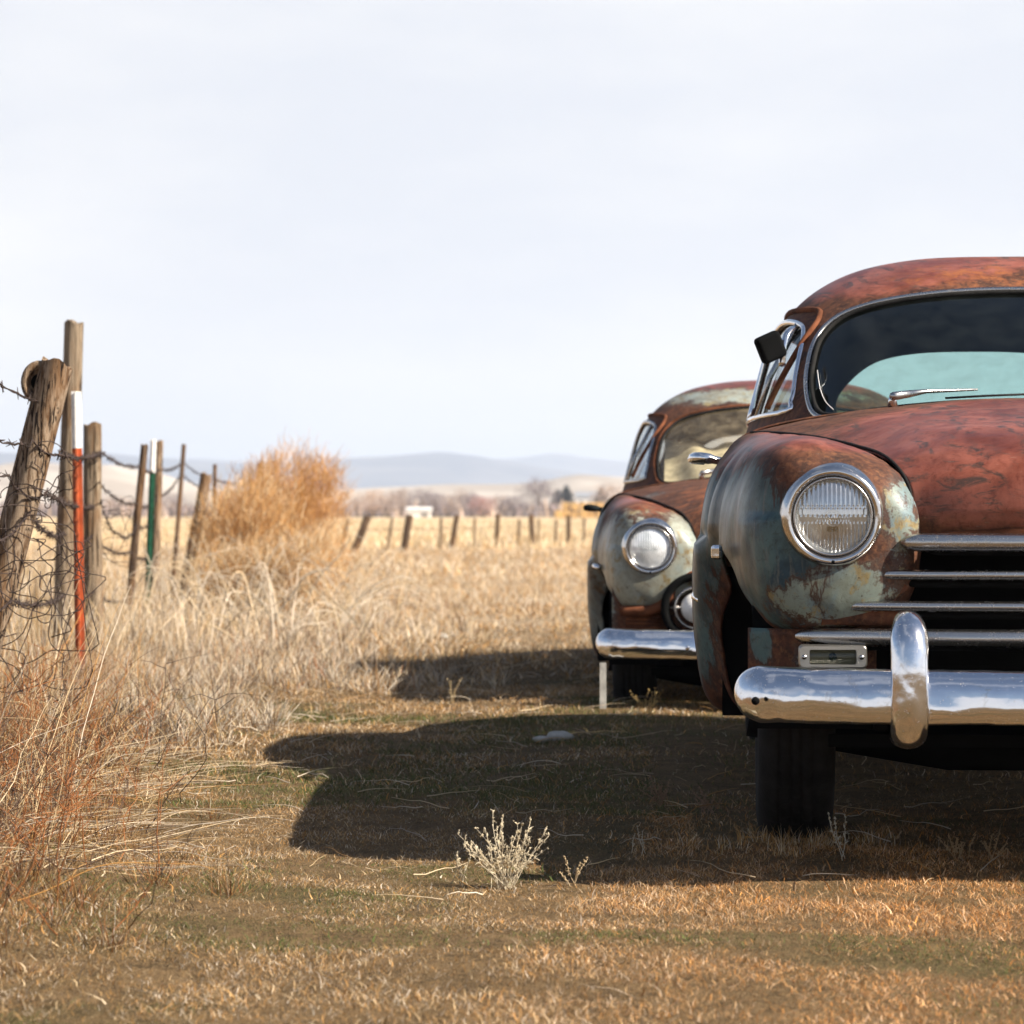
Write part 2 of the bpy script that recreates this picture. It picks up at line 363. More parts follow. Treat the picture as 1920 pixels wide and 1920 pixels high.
g = mk('ground', V, gridfaces(len(gy), len(gx)), 'ground'); tag(g, kind='structure')

# ---- far hills
def ridge(name, Y, x0, x1, prof, depth, mat, n=90, rough=.06):
    """hill mass: prof list of (px, py) of its skyline, standing at distance Y"""
    k = FPX / Y; px = np.linspace(x0, x1, n); P = np.array(prof, float)
    top = np.interp(px, P[:, 0], P[:, 1]); H = np.maximum(CAMH + (960 - top) / k, .5)
    X = (px - 960) / k; rows = []
    for j in range(14):
        t = j / 13; y = Y + (t - .5) * depth; s = math.sin(math.pi * t) ** .8
        nz = 1 + rough * vn(np.stack([X / (depth * .35), np.full(n, t * 3.)], -1), 1, 3 + j * 0) * (s > .02)
        rows.append(np.stack([X * (1 + .02 * (t - .5)), np.full(n, y) + depth * .06 * np.sin(X / depth * 6 + t * 4), H * s * nz - .5 * (s < .02)], -1))
    o = mk(name, np.array(rows).reshape(-1, 3), gridfaces(14, n), mat); tag(o, kind='structure'); return o
def hillmat(name, a, b, s):
    q = NT(name); v = q.coord((1, 1, 3)); n = q.noise(v, s, 7, .6, .6); return q.done(q.bsdf(q.mix(q.ramp(n, .4, .62), a, b), .95, spec=.05))
M['hill_far'] = hillmat('haze_blue_hill', (.06, .075, .11), (.15, .15, .17), .006)  # blue of distant haze put into the hill colour, besides the air volume
M['hill_mid'] = hillmat('dry_pale_hill', (.34, .27, .20), (.52, .44, .35), .012)
ridge('far_hills', 5200, -900, 3000, [(-900, 840), (0, 853), (180, 848), (300, 858), (450, 866), (600, 862), (720, 857), (830, 850), (900, 856), (980, 868), (1060, 885), (1160, 905), (1400, 900), (1700, 880), (2200, 860), (3000, 850)], 1500, 'hill_far', 160)
ridge('distant_hills', 7200, -900, 3000, [(-900, 850), (300, 862), (700, 872), (900, 862), (1000, 856), (1050, 852), (1100, 860), (1180, 868), (1500, 860), (2200, 850), (3000, 845)], 1200, 'hill_far', 140)
ridge('pale_hills', 1900, -900, 3000, [(-900, 880), (-200, 885), (0, 882), (60, 872), (160, 876), (230, 872), (300, 886), (360, 905), (420, 915), (640, 918), (800, 912), (1000, 905), (1080, 893), (1160, 896), (1500, 890), (2200, 885), (3000, 900)], 500, 'hill_mid', 160, .1)

# ---- haze
hz = box(-9500, 9500, -500, 9400, -3, 190)
hm = bpy.data.materials.new('haze_air'); hm.use_nodes = True; ht = hm.node_tree; ht.nodes.clear()
ho = ht.nodes.new('ShaderNodeOutputMaterial'); hv = ht.nodes.new('ShaderNodeVolumePrincipled')
hv.inputs['Color'].default_value = (.74, .84, 1.0, 1); hv.inputs['Density'].default_value = .00024; hv.inputs['Anisotropy'].default_value = .2
ht.links.new(hv.outputs[0], ho.inputs['Volume']); M['haze'] = hm
o = mk('haze', *hz, 'haze', smooth=False); tag(o, kind='stuff')

# ---- px helper: pixel of the 1920 frame at distance Y -> world point
def at(px, py, Y): return Vector(((px - 960) / FPX * Y, Y, CAMH - (py - 960) / FPX * Y))

# ================================================================== CARS
FST = {  # fender loop stations: y -> 12 (u, z) control points, outer bottom, up the side, over the top, down the inside
 .58: [(-.715,.53),(-.795,.60),(-.83,.72),(-.825,.84),(-.775,.93),(-.67,.968),(-.56,.950),(-.458,.90),(-.404,.82),(-.402,.70),(-.438,.585),(-.56,.535)],
 .78: [(-.77,.40),(-.84,.53),(-.862,.69),(-.855,.83),(-.80,.935),(-.70,.975),(-.60,.965),(-.515,.925),(-.46,.84),(-.45,.69),(-.50,.50),(-.60,.38)],
 1.05: [(-.83,.33),(-.88,.47),(-.893,.67),(-.882,.83),(-.82,.94),(-.73,.985),(-.64,.975),(-.56,.93),(-.50,.84),(-.50,.66),(-.55,.42),(-.66,.31)],
 1.40: [(-.85,.30),(-.90,.45),(-.908,.67),(-.89,.84),(-.835,.95),(-.76,1.0),(-.68,.985),(-.60,.93),(-.54,.84),(-.53,.65),(-.58,.42),(-.68,.29)],
 1.80: [(-.85,.29),(-.90,.44),(-.905,.68),(-.885,.86),(-.845,.96),(-.79,1.005),(-.70,1.0),(-.62,.93),(-.58,.84),(-.56,.65),(-.60,.42),(-.70,.28)],
}
HLC = (-.600, .790)     # headlight centre (u, z)
def fender_point_rings():
    ys = sorted(FST); S = np.array([FST[y] for y in ys]); S = np.concatenate([[S[0] * 2 - S[1] * 1.0], S])
    ny = 60; t = np.linspace(ys[0], ys[-1], ny); rows = []
    prof = np.array([cr(np.array(FST[y]), 96, True) for y in ys])       # (5,96,2)
    for k in range(ny):
        j = min(np.searchsorted(ys, t[k], 'right') - 1, len(ys) - 2); f = (t[k] - ys[j]) / (ys[j + 1] - ys[j])
        g = lambda i: prof[i] if 0 <= i < len(ys) else (2 * prof[0] - prof[1] if i < 0 else 2 * prof[-1] - prof[-2])
        p0, p1, p2, p3 = g(j - 1), g(j), g(j + 1), g(j + 2)
        if j == 0: p0 = p1 - (p2 - p1) * .5
        c = .5 * (2 * p1 + (p2 - p0) * f + (2 * p0 - 5 * p1 + 4 * p2 - p3) * f * f + (3 * p1 - p0 - 3 * p2 + p3) * f ** 3)
        rows.append((t[k], c))
    base = rows[0][1]; C = np.array(HLC); nose = []
    L_ = .30
    for a in np.linspace(.0, 1, 34)[1:]:
        th = a * math.pi / 2; s = math.cos(th) ** (2 / 2.25); d = math.sin(th) ** (2 / 2.25)
        s3 = max(0, 1 - math.sin(th) ** 5.5) ** (1 / 5.5); dv = base - C; r_ = np.hypot(dv[:, 0], dv[:, 1])
        wo = np.clip(-dv[:, 0] / r_, 0, 1) * np.where(dv[:, 1] < 0, .52, .75); w2 = np.clip(dv[:, 1] / r_, 0, 1) * .55; wo = np.maximum(wo, w2)[:, None]      # rounder outboard and on top, fuller inboard
        sA = max(s, .02); sB = max(s3, .02) if a < .999 else .02; S_ = sA * wo + sB * (1 - wo)
        rmin = np.minimum(1, .085 / r_)[:, None]
        nose.append((ys[0] - L_ * d, C + dv * (np.maximum(S_, rmin))))
    return list(reversed(nose)) + rows

def patina(V, spots, base=(0, 0, 0, 0), cut=None):
    """coarse layout of paint / primer / rust (the fine edges come from the material's own noise)"""
    P = np.array([tuple(v) for v in V]); A = np.tile(np.array(base, float), (len(P), 1)); ch = dict(pink=0, teal=1, pale=2, orange=3)
    for nm, c, r, amt in spots:
        d = ((P - np.array(c)) / np.array(r)); w = np.exp(-(d ** 2).sum(1)); A[:, ch[nm]] += amt * w
    return np.clip(A, 0, 1)

def make_car(loc, rz, variant):
    one = variant == 1; PM = 'patina' if one else 'palepatina'
    car = empty('vintage_car', loc, rz)
    SYM = ((-1, 'l'), (1, 'r'))
    def both(name, V, F, mat, attr=None, **k):
        a = mk(name, V, F, mat, car, attr=attr, **k); v2, f2 = mirror(V, F); b = mk(name, v2, f2, mat, car, attr=attr, **k); return a, b
    # ---------------- fenders
    rings = fender_point_rings(); n = 96
    V = []; 
    for y, c in rings:
        for p in c:
            u, z = p; u = u if u > -.62 else -.62 + (u + .62) * (.93 if one else .84)
            if u < -.70 and z < .97:
                w = min(1, (-.70 - u) / .08) * (1 if z < .9 else (.97 - z) / .07)
                u += w * (.010 - .012 * (y > .93) + .016 * math.exp(-((y - .94) / .035) ** 2) - .010 * (y > 1.12) * (z > .74) + .014 * math.exp(-((y - 1.13) / .03) ** 2) * (z > .74))
            if u < -.78 and y > 1.12: u -= .026 * min(1, (y - 1.12) / .05) * min(1, max(0, (.735 - z) / .02))   # lower bulge behind the arch
            if u < -.70 and y > .9 and z < .74:
                dr_ = ((abs((y - .845) / .375) ** 2.1 + abs(max(z - .30, 0) / .415) ** 2.1) ** (1 / 2.1) - 1) * .37
                u += .060 * math.exp(-(max(dr_, 0) / .055) ** 2) * min(1, (y - .9) / .2)     # rolled leading edge of the rear part
            V.append((u, y, z))
    F = gridfaces(len(rings), n, True)
    F.append(tuple(range(n)))
    F = [tuple(reversed(f)) for f in F]
    V = np.array(V); dn_ = vn(V, 6.5, 9); V[:, 0] += .0035 * dn_ * (V[:, 1] > .36); V[:, 2] += .003 * dn_ * (V[:, 1] > .36); V = list(V)
    def arch(P):
        y, z, u = P[:, 1], P[:, 2], P[:, 0]
        yy = (y - .845) / np.where(y < .845, .325, .375); zz = np.maximum(z - .30, 0) / .415
        r = (np.abs(yy) ** 2.1 + np.abs(zz) ** 2.1) ** (1 / 2.1)
        return np.where(u < -.44, (r - 1) * .35, .1)
    V, F = clip(V, F, arch)
    V, F = clip(V, F, lambda P: np.where((P[:, 0] > -.50) & (P[:, 1] > .62), -.1, .1) + 0 * P[:, 0])
    V, F = clip(V, F, lambda P: np.where(P[:, 1] < .45, np.hypot(P[:, 0] - HLC[0], P[:, 2] - HLC[1]) - .094, .1))
    if one:
        sp = [('pink', (-.68, 1.05, .99), (.22, .50, .11), 1.0), ('pink', (-.60, .50, .96), (.22, .22, .055), .75), ('pink', (-.85, .95, .86), (.10, .25, .12), .45),
              ('teal', (-.80, .55, .75), (.16, .35, .20), 1.0), ('teal', (-.9, .95, .80), (.10, .22, .17), .8), ('teal', (-.9, 1.5, .8), (.10, .5, .22), .62), ('teal', (-.70, .35, .66), (.14, .12, .14), .75),
              ('teal', (-.88, 1.3, .52), (.10, .16, .3), .62), ('pale', (-.86, 1.22, .50), (.03, .06, .3), .45), ('pale', (-.58, .33, .62), (.13, .20, .085), .95), ('pale', (-.45, .36, .80), (.055, .2, .11), .85), ('pale', (-.70, .36, .60), (.06, .1, .07), .4),
              ('orange', (-.45, .40, .87), (.05, .15, .05), .6), ('orange', (-.50, .33, .60), (.05, .1, .04), .45), ('pink', (-.9, 1.5, .55), (.1, .3, .2), .35)]
    else:
        sp = [('pink', (-.68, .9, .99), (.25, .6, .10), .8), ('orange', (-.55, .50, .96), (.28, .35, .08), 1.0), ('teal', (-.88, .8, .75), (.08, .5, .25), .45), ('pale', (-.72, .40, .70), (.32, .6, .24), 1.25), ('pale', (-.45, .36, .80), (.08, .2, .12), .9), ('orange', (-.48, .33, .60), (.08, .2, .05), .5), ('teal', (-.85, 1.3, .62), (.2, .6, .35), .7),
              ('pale', (-.88, .9, .6), (.08, .3, .3), .5), ('orange', (-.48, .33, .68), (.04, .1, .05), .6), ('teal', (-.9, 1.5, .7), (.10, .5, .3), .8)]
    at_ = patina(V, sp)
    for o in both('front_fender', V, F, PM, at_): solid(o, .006, -1)
    lin = [(.845 + (.335 if math.cos(a) < 0 else .385) * math.copysign(abs(math.cos(a)) ** .95, math.cos(a)), max(.28, .30 + .425 * abs(math.sin(a)) ** .95)) for a in np.linspace(0, math.pi, 40)]
    for s in (-1, 1):
        Vl = [(s * u_, y_, z_) for u_ in (.47, .62, .775) for y_, z_ in lin]; mk('wheel_housing', *merge([(Vl, gridfaces(3, 40)), box(min(s * .47, s * .845), max(s * .47, s * .845), 1.235, 1.25, .28, .66)]), 'black', car, smooth=False)
    # ---------------- hood
    half = [[(-.415,.345,.745),(-.30,.315,.752),(-.15,.29,.760)],
            [(-.418,.338,.79),(-.30,.290,.805),(-.15,.262,.815)],
            [(-.430,.365,.865),(-.30,.325,.90),(-.15,.30,.915)],
            [(-.470,.500,.925),(-.33,.49,.968),(-.16,.475,.985)],
            [(-.530,.760,.957),(-.37,.76,1.008),(-.18,.76,1.028)],
            [(-.605,1.10,.985),(-.42,1.1,1.038),(-.20,1.1,1.060)],
            [(-.690,1.48,1.006),(-.48,1.46,1.058),(-.23,1.44,1.084)],
            [(-.780,1.84,1.018),(-.54,1.78,1.068),(-.26,1.74,1.098)]]
    mid = [(0,.28,.765),(0,.255,.82),(0,.292,.925),(0,.47,.995),(0,.76,1.036),(0,1.1,1.068),(0,1.44,1.093),(0,1.735,1.107)]
    net = np.array([h + [m] + [(-a, b, c) for a, b, c in reversed(h)] for h, m in zip(half, mid)])
    A = cr(net, 90); A = cr(np.swapaxes(A, 0, 1), 97); A = np.swapaxes(A, 0, 1)      # (90, 97, 3)
    Vh = A.reshape(-1, 3); Vh = Vh + np.stack([0 * Vh[:, 0], 0 * Vh[:, 0], .0055 * vn(Vh, 4, 2)], -1)
    Fh = gridfaces(90, 97)
    if one:
        sp = [('pink', (-.1, .95, 1.05), (.60, .62, .3), 1.0), ('pink', (-.2, .35, .9), (.34, .3, .13), .85), ('pink', (.2, .6, 1.), (.4, .6, .3), .6), ('orange', (-.5, 1.2, 1.0), (.10, .3, .1), .35), ('orange', (-.05, .33, .85), (.1, .1, .1), .45)]
    else:
        sp = [('orange', (-.3, .8, 1.0), (.3, .6, .2), .6), ('pink', (.1, 1., 1.05), (.4, .4, .2), .5), ('teal', (-.6, 1.3, 1.0), (.15, .3, .1), .5)]
    hood = mk('hood', Vh, Fh, PM, car, attr=patina(Vh, sp)); solid(hood, .008, -1)
    # rolled edge on the hood's front lip and centre spear
    lip = [tuple(p + np.array([0, -.003, -.002])) for p in A[0]]
    mk('hood_lip', *tube(lip[2:-2], .009, 8), M['brownrust'], hood)
    # gap line between hood and fender: a dark rubber bead
    for s in (1, -1):
        ln = [tuple((p[0] * s, p[1], p[2] + .002)) for p in A[4:88, 0]]
        mk('seam_bead', *tube(ln, .004, 6), 'rubber', hood)
    # ---------------- lower body
    half = [(0,.27),(-.40,.27),(-.72,.275),(-.83,.33),(-.875,.46),(-.885,.66),(-.868,.84),(-.835,.95),(-.780,1.008),(-.66,1.045),(-.45,1.075),(-.22,1.095)]
    sec = np.array(half + [(0, 1.10)] + [(-a, b) for a, b in reversed(half[1:])]); prof = cr(sec, 120, True)
    V = []; ys = list(np.linspace(1.80, 4.2, 70)); L_ = .78; c0 = np.array([0, .62])
    for y in ys: V += [(p[0] * (1 - .02 * max(0, (y - 3) / 1.2) ** 2), y, p[1] - .03 * max(0, (y - 3.2)) ** 1.5 * (p[1] > .9)) for p in prof]
    for a in np.linspace(0, 1, 24)[1:]:
        th = a * math.pi / 2; s = math.cos(th) ** (2 / 2.6); d = math.sin(th) ** (2 / 2.3)
        for p in prof: q_ = c0 + (p * np.array([.98, 1]) - c0) * max(s, .02); V.append((q_[0], 4.2 + L_ * d, q_[1] - .03 * max(0, min(1., 1.0)) * (p[1] > .9)))
    nb = len(ys) + 23; F = gridfaces(nb, 120, True); F.append(tuple((nb - 1) * 120 + k for k in range(120)))
    F = [tuple(reversed(f)) for f in F]
    def archr(P):
        y, z, u = P[:, 1], P[:, 2], P[:, 0]; r = np.sqrt(((y - 3.92) / .37) ** 2 + (np.maximum(z - .30, 0) / .30) ** 2); return np.where(np.abs(u) > .6, (r - 1) * .35, .1)
    V, F = clip(V, F, archr)
    cab = lambda P: np.where(P[:, 2] > .95, ((np.abs(P[:, 0]) / .70) ** 4 + (np.abs(P[:, 1] - 3.05) / 1.12) ** 4) - 1, .1)
    V, F = clip(V, F, cab)                                            # open the deck inside the cabin
    for yd in (2.02, 3.06, 3.98): V, F = clip(V, F, lambda P: np.where((np.abs(P[:, 0]) > .72) & (P[:, 2] > .36), np.abs(P[:, 1] - yd) - .0035, .1))
    sp = [('pink', (-.8, 2.0, 1.02), (.2, .5, .12), .5), ('teal', (-.9, 2.6, .75), (.2, .9, .3), .8), ('teal', (.9, 2.6, .75), (.2, .9, .3), .8), ('pink', (0, 4.5, 1.), (.9, .7, .3), .8), ('orange', (-.6, 1.9, 1.05), (.2, .1, .06), .4)] if one else \
         [('orange', (-.7, 2.0, 1.02), (.3, .5, .12), .4), ('teal', (-.9, 2.6, .75), (.2, 2, .4), .9), ('teal', (.9, 2.6, .75), (.2, 2, .4), .8), ('pale', (-.9, 3.9, .7), (.1, .5, .3), .4)]
    body = mk('body', V, F, PM, car, attr=patina(V, sp)); solid(body, .006, -1)
    # rear fenders bulge
    for s in (-1, 1):
        rows = []
        for a in np.linspace(0, 1, 30):
            y = 3.30 + a * 1.30; w = math.sin(math.pi * a) ** .6
            rows.append([(s * (.86 + (.085 if not one else .05) * w * math.sin(math.pi * b) ** .7), y, .36 + b * (.30 + .22 * w)) for b in np.linspace(0, 1, 16)])
        Vr = np.array(rows).reshape(-1, 3); Fr = gridfaces(30, 16); Fr = Fr if s > 0 else [tuple(reversed(f)) for f in Fr]
        Vr, Fr = clip(Vr, Fr, lambda P: np.sqrt(((P[:, 1] - 3.92) / .37) ** 2 + (np.maximum(P[:, 2] - .30, 0) / .30) ** 2) - 1)
        solid(mk('rear_fender', Vr, Fr, PM, car, attr=patina(Vr, [('teal', (s * .9, 3.9, .7), (.3, .8, .4), .9)])), .006, -1)
    # ---------------- greenhouse
    zt = np.array([(1.00,.785,1.66,4.42),(1.06,.765,1.755,4.24),(1.20,.728,1.97,4.00),(1.32,.692,2.155,3.82),(1.40,.645,2.285,3.68),(1.48,.560,2.43,3.52),(1.54,.44,2.58,3.34),(1.575,.28,2.74,3.16),(1.588,.12,2.90,3.02),(1.590,.004,2.955,2.965)])
    zz = cr(zt, 96); NP = 220; V = []
    for z, a, yf, yr in zz:
        ym = (yf + yr) / 2; b = (yr - yf) / 2; nn = 2.9
        for k in range(NP):
            t = 2 * math.pi * k / NP; c_, s_ = math.cos(t), math.sin(t)
            V.append((a * math.copysign(abs(c_) ** (2 / nn), c_), ym + b * math.copysign(abs(s_) ** (2 / nn), s_), z))
    F = gridfaces(96, NP, True)
    bvh = BVHTree.FromPolygons([Vector(v) for v in V], F)
    def hit(o, d):
        r = bvh.ray_cast(Vector(o), Vector(d)); return r[0]
    W_ = [(0,1.098),(-.2,1.094),(-.40,1.078),(-.53,1.062),(-.585,1.075),(-.602,1.14),(-.596,1.22),(-.567,1.31),(-.50,1.375),(-.38,1.415),(-.2,1.440)]
    wpoly = cr(np.array(W_ + [(0, 1.448)] + [(-a, b) for a, b in reversed(W_[1:])]), 150, True)
    R_ = [(0,1.085),(-.25,1.085),(-.40,1.10),(-.455,1.15),(-.44,1.22),(-.34,1.31),(-.20,1.345)]
    rpoly = cr(np.array(R_ + [(0, 1.352)] + [(-a, b) for a, b in reversed(R_[1:])]), 110, True)
    s1 = cr(np.array([(2.22,1.085),(2.9,1.085),(2.98,1.12),(2.98,1.32),(2.92,1.365),(2.70,1.375),(2.52,1.36),(2.42,1.32),(2.28,1.20),(2.19,1.12)]), 90, True)
    s2 = cr(np.array([(3.12,1.085),(3.72,1.085),(3.80,1.12),(3.75,1.22),(3.62,1.32),(3.45,1.365),(3.16,1.37),(3.08,1.33),(3.08,1.12)]), 90, True)
    wf, rf, f1, f2 = sd_poly(wpoly), sd_poly(rpoly), sd_poly(s1), sd_poly(s2)
    fw = lambda P: np.where(P[:, 1] < 2.7, wf(P[:, 0], P[:, 2]), -.1); fr = lambda P: np.where(P[:, 1] > 3.2, rf(P[:, 0], P[:, 2]), -.1)
    fs1 = lambda P: np.where(np.abs(P[:, 0]) > .50, f1(P[:, 1], P[:, 2]), -.1); fs2 = lambda P: np.where(np.abs(P[:, 0]) > .50, f2(P[:, 1], P[:, 2]), -.1)
    Vs, Fs = V, F
    for f in (fw, fr, fs1, fs2): Vs, Fs = clip(Vs, Fs, lambda P, f=f: -f(P))
    sp = [('pink', (-.45, 2.6, 1.50), (.35, .6, .09), .85), ('orange', (-.1, 2.4, 1.50), (.5, .4, .06), .55), ('pink', (.0, 2.5, 1.55), (.6, .4, .06), .5), ('orange', (-.60, 2.3, 1.40), (.12, .3, .06), .4), ('pink', (0, 3.5, 1.5), (.7, .6, .3), .6), ('teal', (-.50, 2.35, 1.40), (.10, .2, .03), .35), ('teal', (.02, 2.3, 1.46), (.15, .2, .03), .4), ('teal', (-.62, 2.1, 1.25), (.05, .1, .12), .3)] if one else \
         [('pink', (-.1, 2.6, 1.52), (.45, .6, .08), .7), ('pale', (-.2, 2.5, 1.49), (.8, .6, .06), .80), ('pink', (0, 2.8, 1.60), (.7, .5, .05), .8), ('pink', (.1, 3.3, 1.55), (.6, .7, .2), .7)]
    roof = mk('roof_shell', Vs, Fs, PM, car, attr=patina(Vs, sp)); solid(roof, .012, -1); roof.data.materials.append(M['dark'] if one else M['ochre']); roof.modifiers['thickness'].material_offset = 1; roof.modifiers['thickness'].material_offset_rim = 0
    def glass(name, f, mat, inset=.006, sub=None):
        g_, h_ = clip(V, F, lambda P: np.where(f(P) > -.02, f(P) + .002, -.1))
        if sub is not None: g_, h_ = clip(g_, h_, sub)
        c_ = np.array([0, 3.0, 1.2]); g_ = [p + (c_ - p) / np.linalg.norm(c_ - p) * inset for p in g_]
        return mk(name, g_, h_, mat, car)
    ws = glass('windshield', fw, 'glass' if one else 'cloudy'); glass('rear_window', fr, 'rglass' if one else 'cloudy')
    for s in (-1, 1):
        for f, nm in ((fs1, 'side_window'), (fs2, 'side_window')): glass(nm, f, 'sglass', .012, lambda P, s=s: P[:, 0] * s)
    def trim(poly, mode, rad, mat, nm, s=1, lift=.002):
        pts = []
        for a, b in poly:
            h = hit((a, -1, b), (0, 1, 0)) if mode == 'f' else (hit((a, 9, b), (0, -1, 0)) if mode == 'r' else hit((s * 3, a, b), (-s, 0, 0)))
            if h is None: continue
            c_ = Vector((0, 3, 1.2)); pts.append(h + (h - c_).normalized() * lift)
        return mk(nm, *tube(pts, rad, 8, closed=True), mat, car)
    trim(wpoly, 'f', .0085, 'bar' if one else 'brownrust', 'windshield_trim')
    trim([((p[0]) * .978, 1.25 + (p[1] - 1.25) * .958) for p in wpoly], 'f', .007, 'rubber', 'windshield_seal', lift=.001)
    trim(rpoly, 'r', .009, 'rubber', 'rear_window_trim')
    for s in (-1, 1):
        for pl in (s1, s2): trim(pl, 's', .009, 'chrome' if one else 'bar', 'window_trim', s)
        # vent pane division bar and drip rail
        p = [hit((s * 3, y, z), (-s, 0, 0)) + Vector((s * .002, 0, 0)) for y, z in ((2.50, 1.085), (2.52, 1.2), (2.53, 1.36))]
        mk('vent_bar', *tube(p, .009, 6), 'bar', car)
        dr = cr(np.array([(2.36,1.10),(2.36,1.2),(2.38,1.29),(2.44,1.375),(2.58,1.405),(3.1,1.41),(3.5,1.395),(3.75,1.31),(3.92,1.16)]), 60); pts = []
        for y, z in dr:
            h = hit((s * 3, y, z), (-s, 0, 0)); pts.append(h + Vector((s * .004, 0, .002)))
        mk('drip_rail', *tube(pts, .009, 8), M['brownrust'], roof)
    # ---------------- interior
    fl = mk('cabin_floor', *box(-.78, .78, 1.9, 4.1, .30, .33), 'black', car)
    o = mk('firewall', *box(-.60, .60, 1.74, 1.78, .33, 1.045), 'black', car)
    Vd, Fd = tube([(-.66, 1.98, 1.0), (0, 1.90, 1.015), (.66, 1.98, 1.0)], .055, 12); mk('dashboard', Vd, Fd, 'dark', car)
    for y0 in (2.75, 3.55):
        Vb, Fb = box(-.62, .62, y0, y0 + .16, .45, .98 if y0 < 3 else 1.0); bevel(mk('seat', Vb, Fb, 'seat', car, smooth=False), .05, 4)
        Vb, Fb = box(-.62, .62, y0 - .5, y0, .40, .56); bevel(mk('seat_cushion', Vb, Fb, 'seat', car, smooth=False), .05, 4)
    sw = []
    for k in range(40):
        t = 2 * math.pi * k / 40; sw.append((.36 + .21 * math.cos(t), 2.22 - .10 * math.sin(t), 1.02 + .18 * math.sin(t)))
    st = mk('steering_wheel', *tube(sw, .010, 8, closed=True), 'dark', car); mk('spoke', *tube([(.15, 2.22, 1.02), (.36, 2.19, 1.01), (.57, 2.22, 1.02)], .008, 6), 'bar', st)
    # ---------------- nose backing, grille
    Vb, Fb = box(-.47, .47, .60, .64, .33, .94); mk('radiator', Vb, Fb, 'black', car, smooth=False)
    for s in (-1, 1):
        Vb, Fb = box(min(s * .47, s * .50), max(s * .47, s * .50), .45, 1.8, .30, .90); mk('inner_panel', Vb, Fb, 'black', car, smooth=False)
    Vb, Fb = box(-.60, .60, .55, 4.5, .255, .285); mk('underbody', Vb, Fb, 'black', car, smooth=False)
    Vb, Fb = tube([(-.78, .86, .30), (-.3, .86, .22), (.3, .86, .22), (.78, .86, .30)], .045, 10); mk('front_axle', Vb, Fb, 'black', car)
    Vb, Fb = tube([(-.78, 3.92, .33), (.78, 3.92, .33)], .06, 10); mk('rear_axle', Vb, Fb, 'black', car)
    def barx(z, uend, hgt, dep, y0=.285, bow=.10, y1=None, n=90, tip=.045, side=0):
        """horizontal trim bar tapering to points at both ends, bowed forward in the middle"""
        V = []; m = 16
        us = np.sign(np.linspace(-1, 1, n)) * (1 - (1 - np.abs(np.linspace(-1, 1, n))) ** 1.5) * uend
        for u in us:
            e_ = min(1, max(0.03, (uend - abs(u)) / tip)) ; w = math.sqrt(1 - (1 - e_) ** 2) if e_ < 1 else 1
            yc = y0 + bow * (abs(u) / .62) ** 2.6
            for k in range(m):
                t = 2 * math.pi * k / m; cz, cy = math.cos(t), math.sin(t)
                V.append((u, yc + dep * w * math.copysign(abs(cy) ** .8, cy), z + hgt * w * math.copysign(abs(cz) ** .8, cz)))
        F = gridfaces(n, m, True); F = [tuple(reversed(f)) for f in F]; F.append(tuple(range(m))); F.append(tuple(reversed(range((n - 1) * m, n * m)))); return V, F
    if one:
        # inner front panel either side of the opening, carrying the fender face down to the bars
        P = [(-.44,.765),(-.425,.70),(-.43,.665),(-.445,.62),(-.47,.59),(-.49,.555),(-.56,.535),(-.56,.60),(-.50,.66),(-.47,.74)]
        for s in (-1, 1):
            uu = np.linspace(-.72, -.39, 40); zs = np.linspace(.44, .765, 40); Vp = [(a, .315 + .55 * max(0, -a - .60) ** 1.5 + .06 * (b < .55), b) for b in zs for a in uu]
            poly = sd_poly(cr(np.array([(-.52,.745),(-.46,.748),(-.44,.745),(-.437,.72),(-.445,.67),(-.44,.64),(-.43,.63),(-.455,.61),(-.46,.585),(-.44,.56),(-.45,.54),(-.50,.53),(-.62,.53),(-.60,.62),(-.56,.70)]), 90, True))
            v1, f1_ = clip(Vp, gridfaces(40, 40), lambda Q: poly(Q[:, 0], Q[:, 2]))
            f1_ = [tuple(reversed(f)) for f in f1_]
            a_ = patina(v1, [('pale', (-.55, .3, .64), (.08, .2, .05), .5)])
            if s > 0: v1, f1_ = mirror(v1, f1_)
            solid(mk('grille_surround', v1, f1_, PM, car, attr=a_), .012, -1)
            # valance below the fender face
            rows = []
            for b in np.linspace(.425, .535, 8):
                rows.append([(s * a, .345 + 1.6 * max(0, a - .60) ** 1.6 - .10 * (b - .5), b) for a in np.linspace(.50, .785, 30)])
            vv = np.array(rows).reshape(-1, 3); ff = gridfaces(8, 30); ff = ff if s > 0 else [tuple(reversed(f)) for f in ff]; ff = [tuple(reversed(f)) for f in ff]
            solid(mk('valance', vv, ff, PM, car, attr=patina(vv, [('teal', (s * .76, .4, .50), (.04, .1, .08), .7), ('pale', (s * .66, .35, .47), (.05, .1, .05), .55)])), .006, 0)
        for z, ue, h_, d_, y_ in ((.732, .450, .0205, .028, .251), (.660, .512, .0118, .021, .259), (.590, .588, .0118, .021, .252), (.520, .682, .0200, .026, .238)):
            mk('grille_bar', *barx(z, ue, h_, d_, y_, .075 if z > .53 else .085), 'bar', car)
            mk('bar_channel', *barx(z - .020, ue * .86, .010, .02, y_ + .05, .05), 'black', car)
        for s in (-1, 1):
            # marker lamp between bumper and lowest bar
            c0_ = -.600 if s < 0 else .600
            rr = []
            def rrect(cx, cz, w, h, r, nseg=6):
                P_ = []
                for qx, qz, a0 in ((1, 1, 0), (-1, 1, 90), (-1, -1, 180), (1, -1, 270)):
                    for k in range(nseg + 1):
                        a = R(a0 + 90 * k / nseg); P_.append((cx + qx * (w - r) + r * math.cos(a), cz + qz * (h - r) + r * math.sin(a)))
                return P_
            oo, ii = rrect(c0_, .478, .076, .026, .010), rrect(c0_, .477, .052, .0165, .004); N = len(oo)
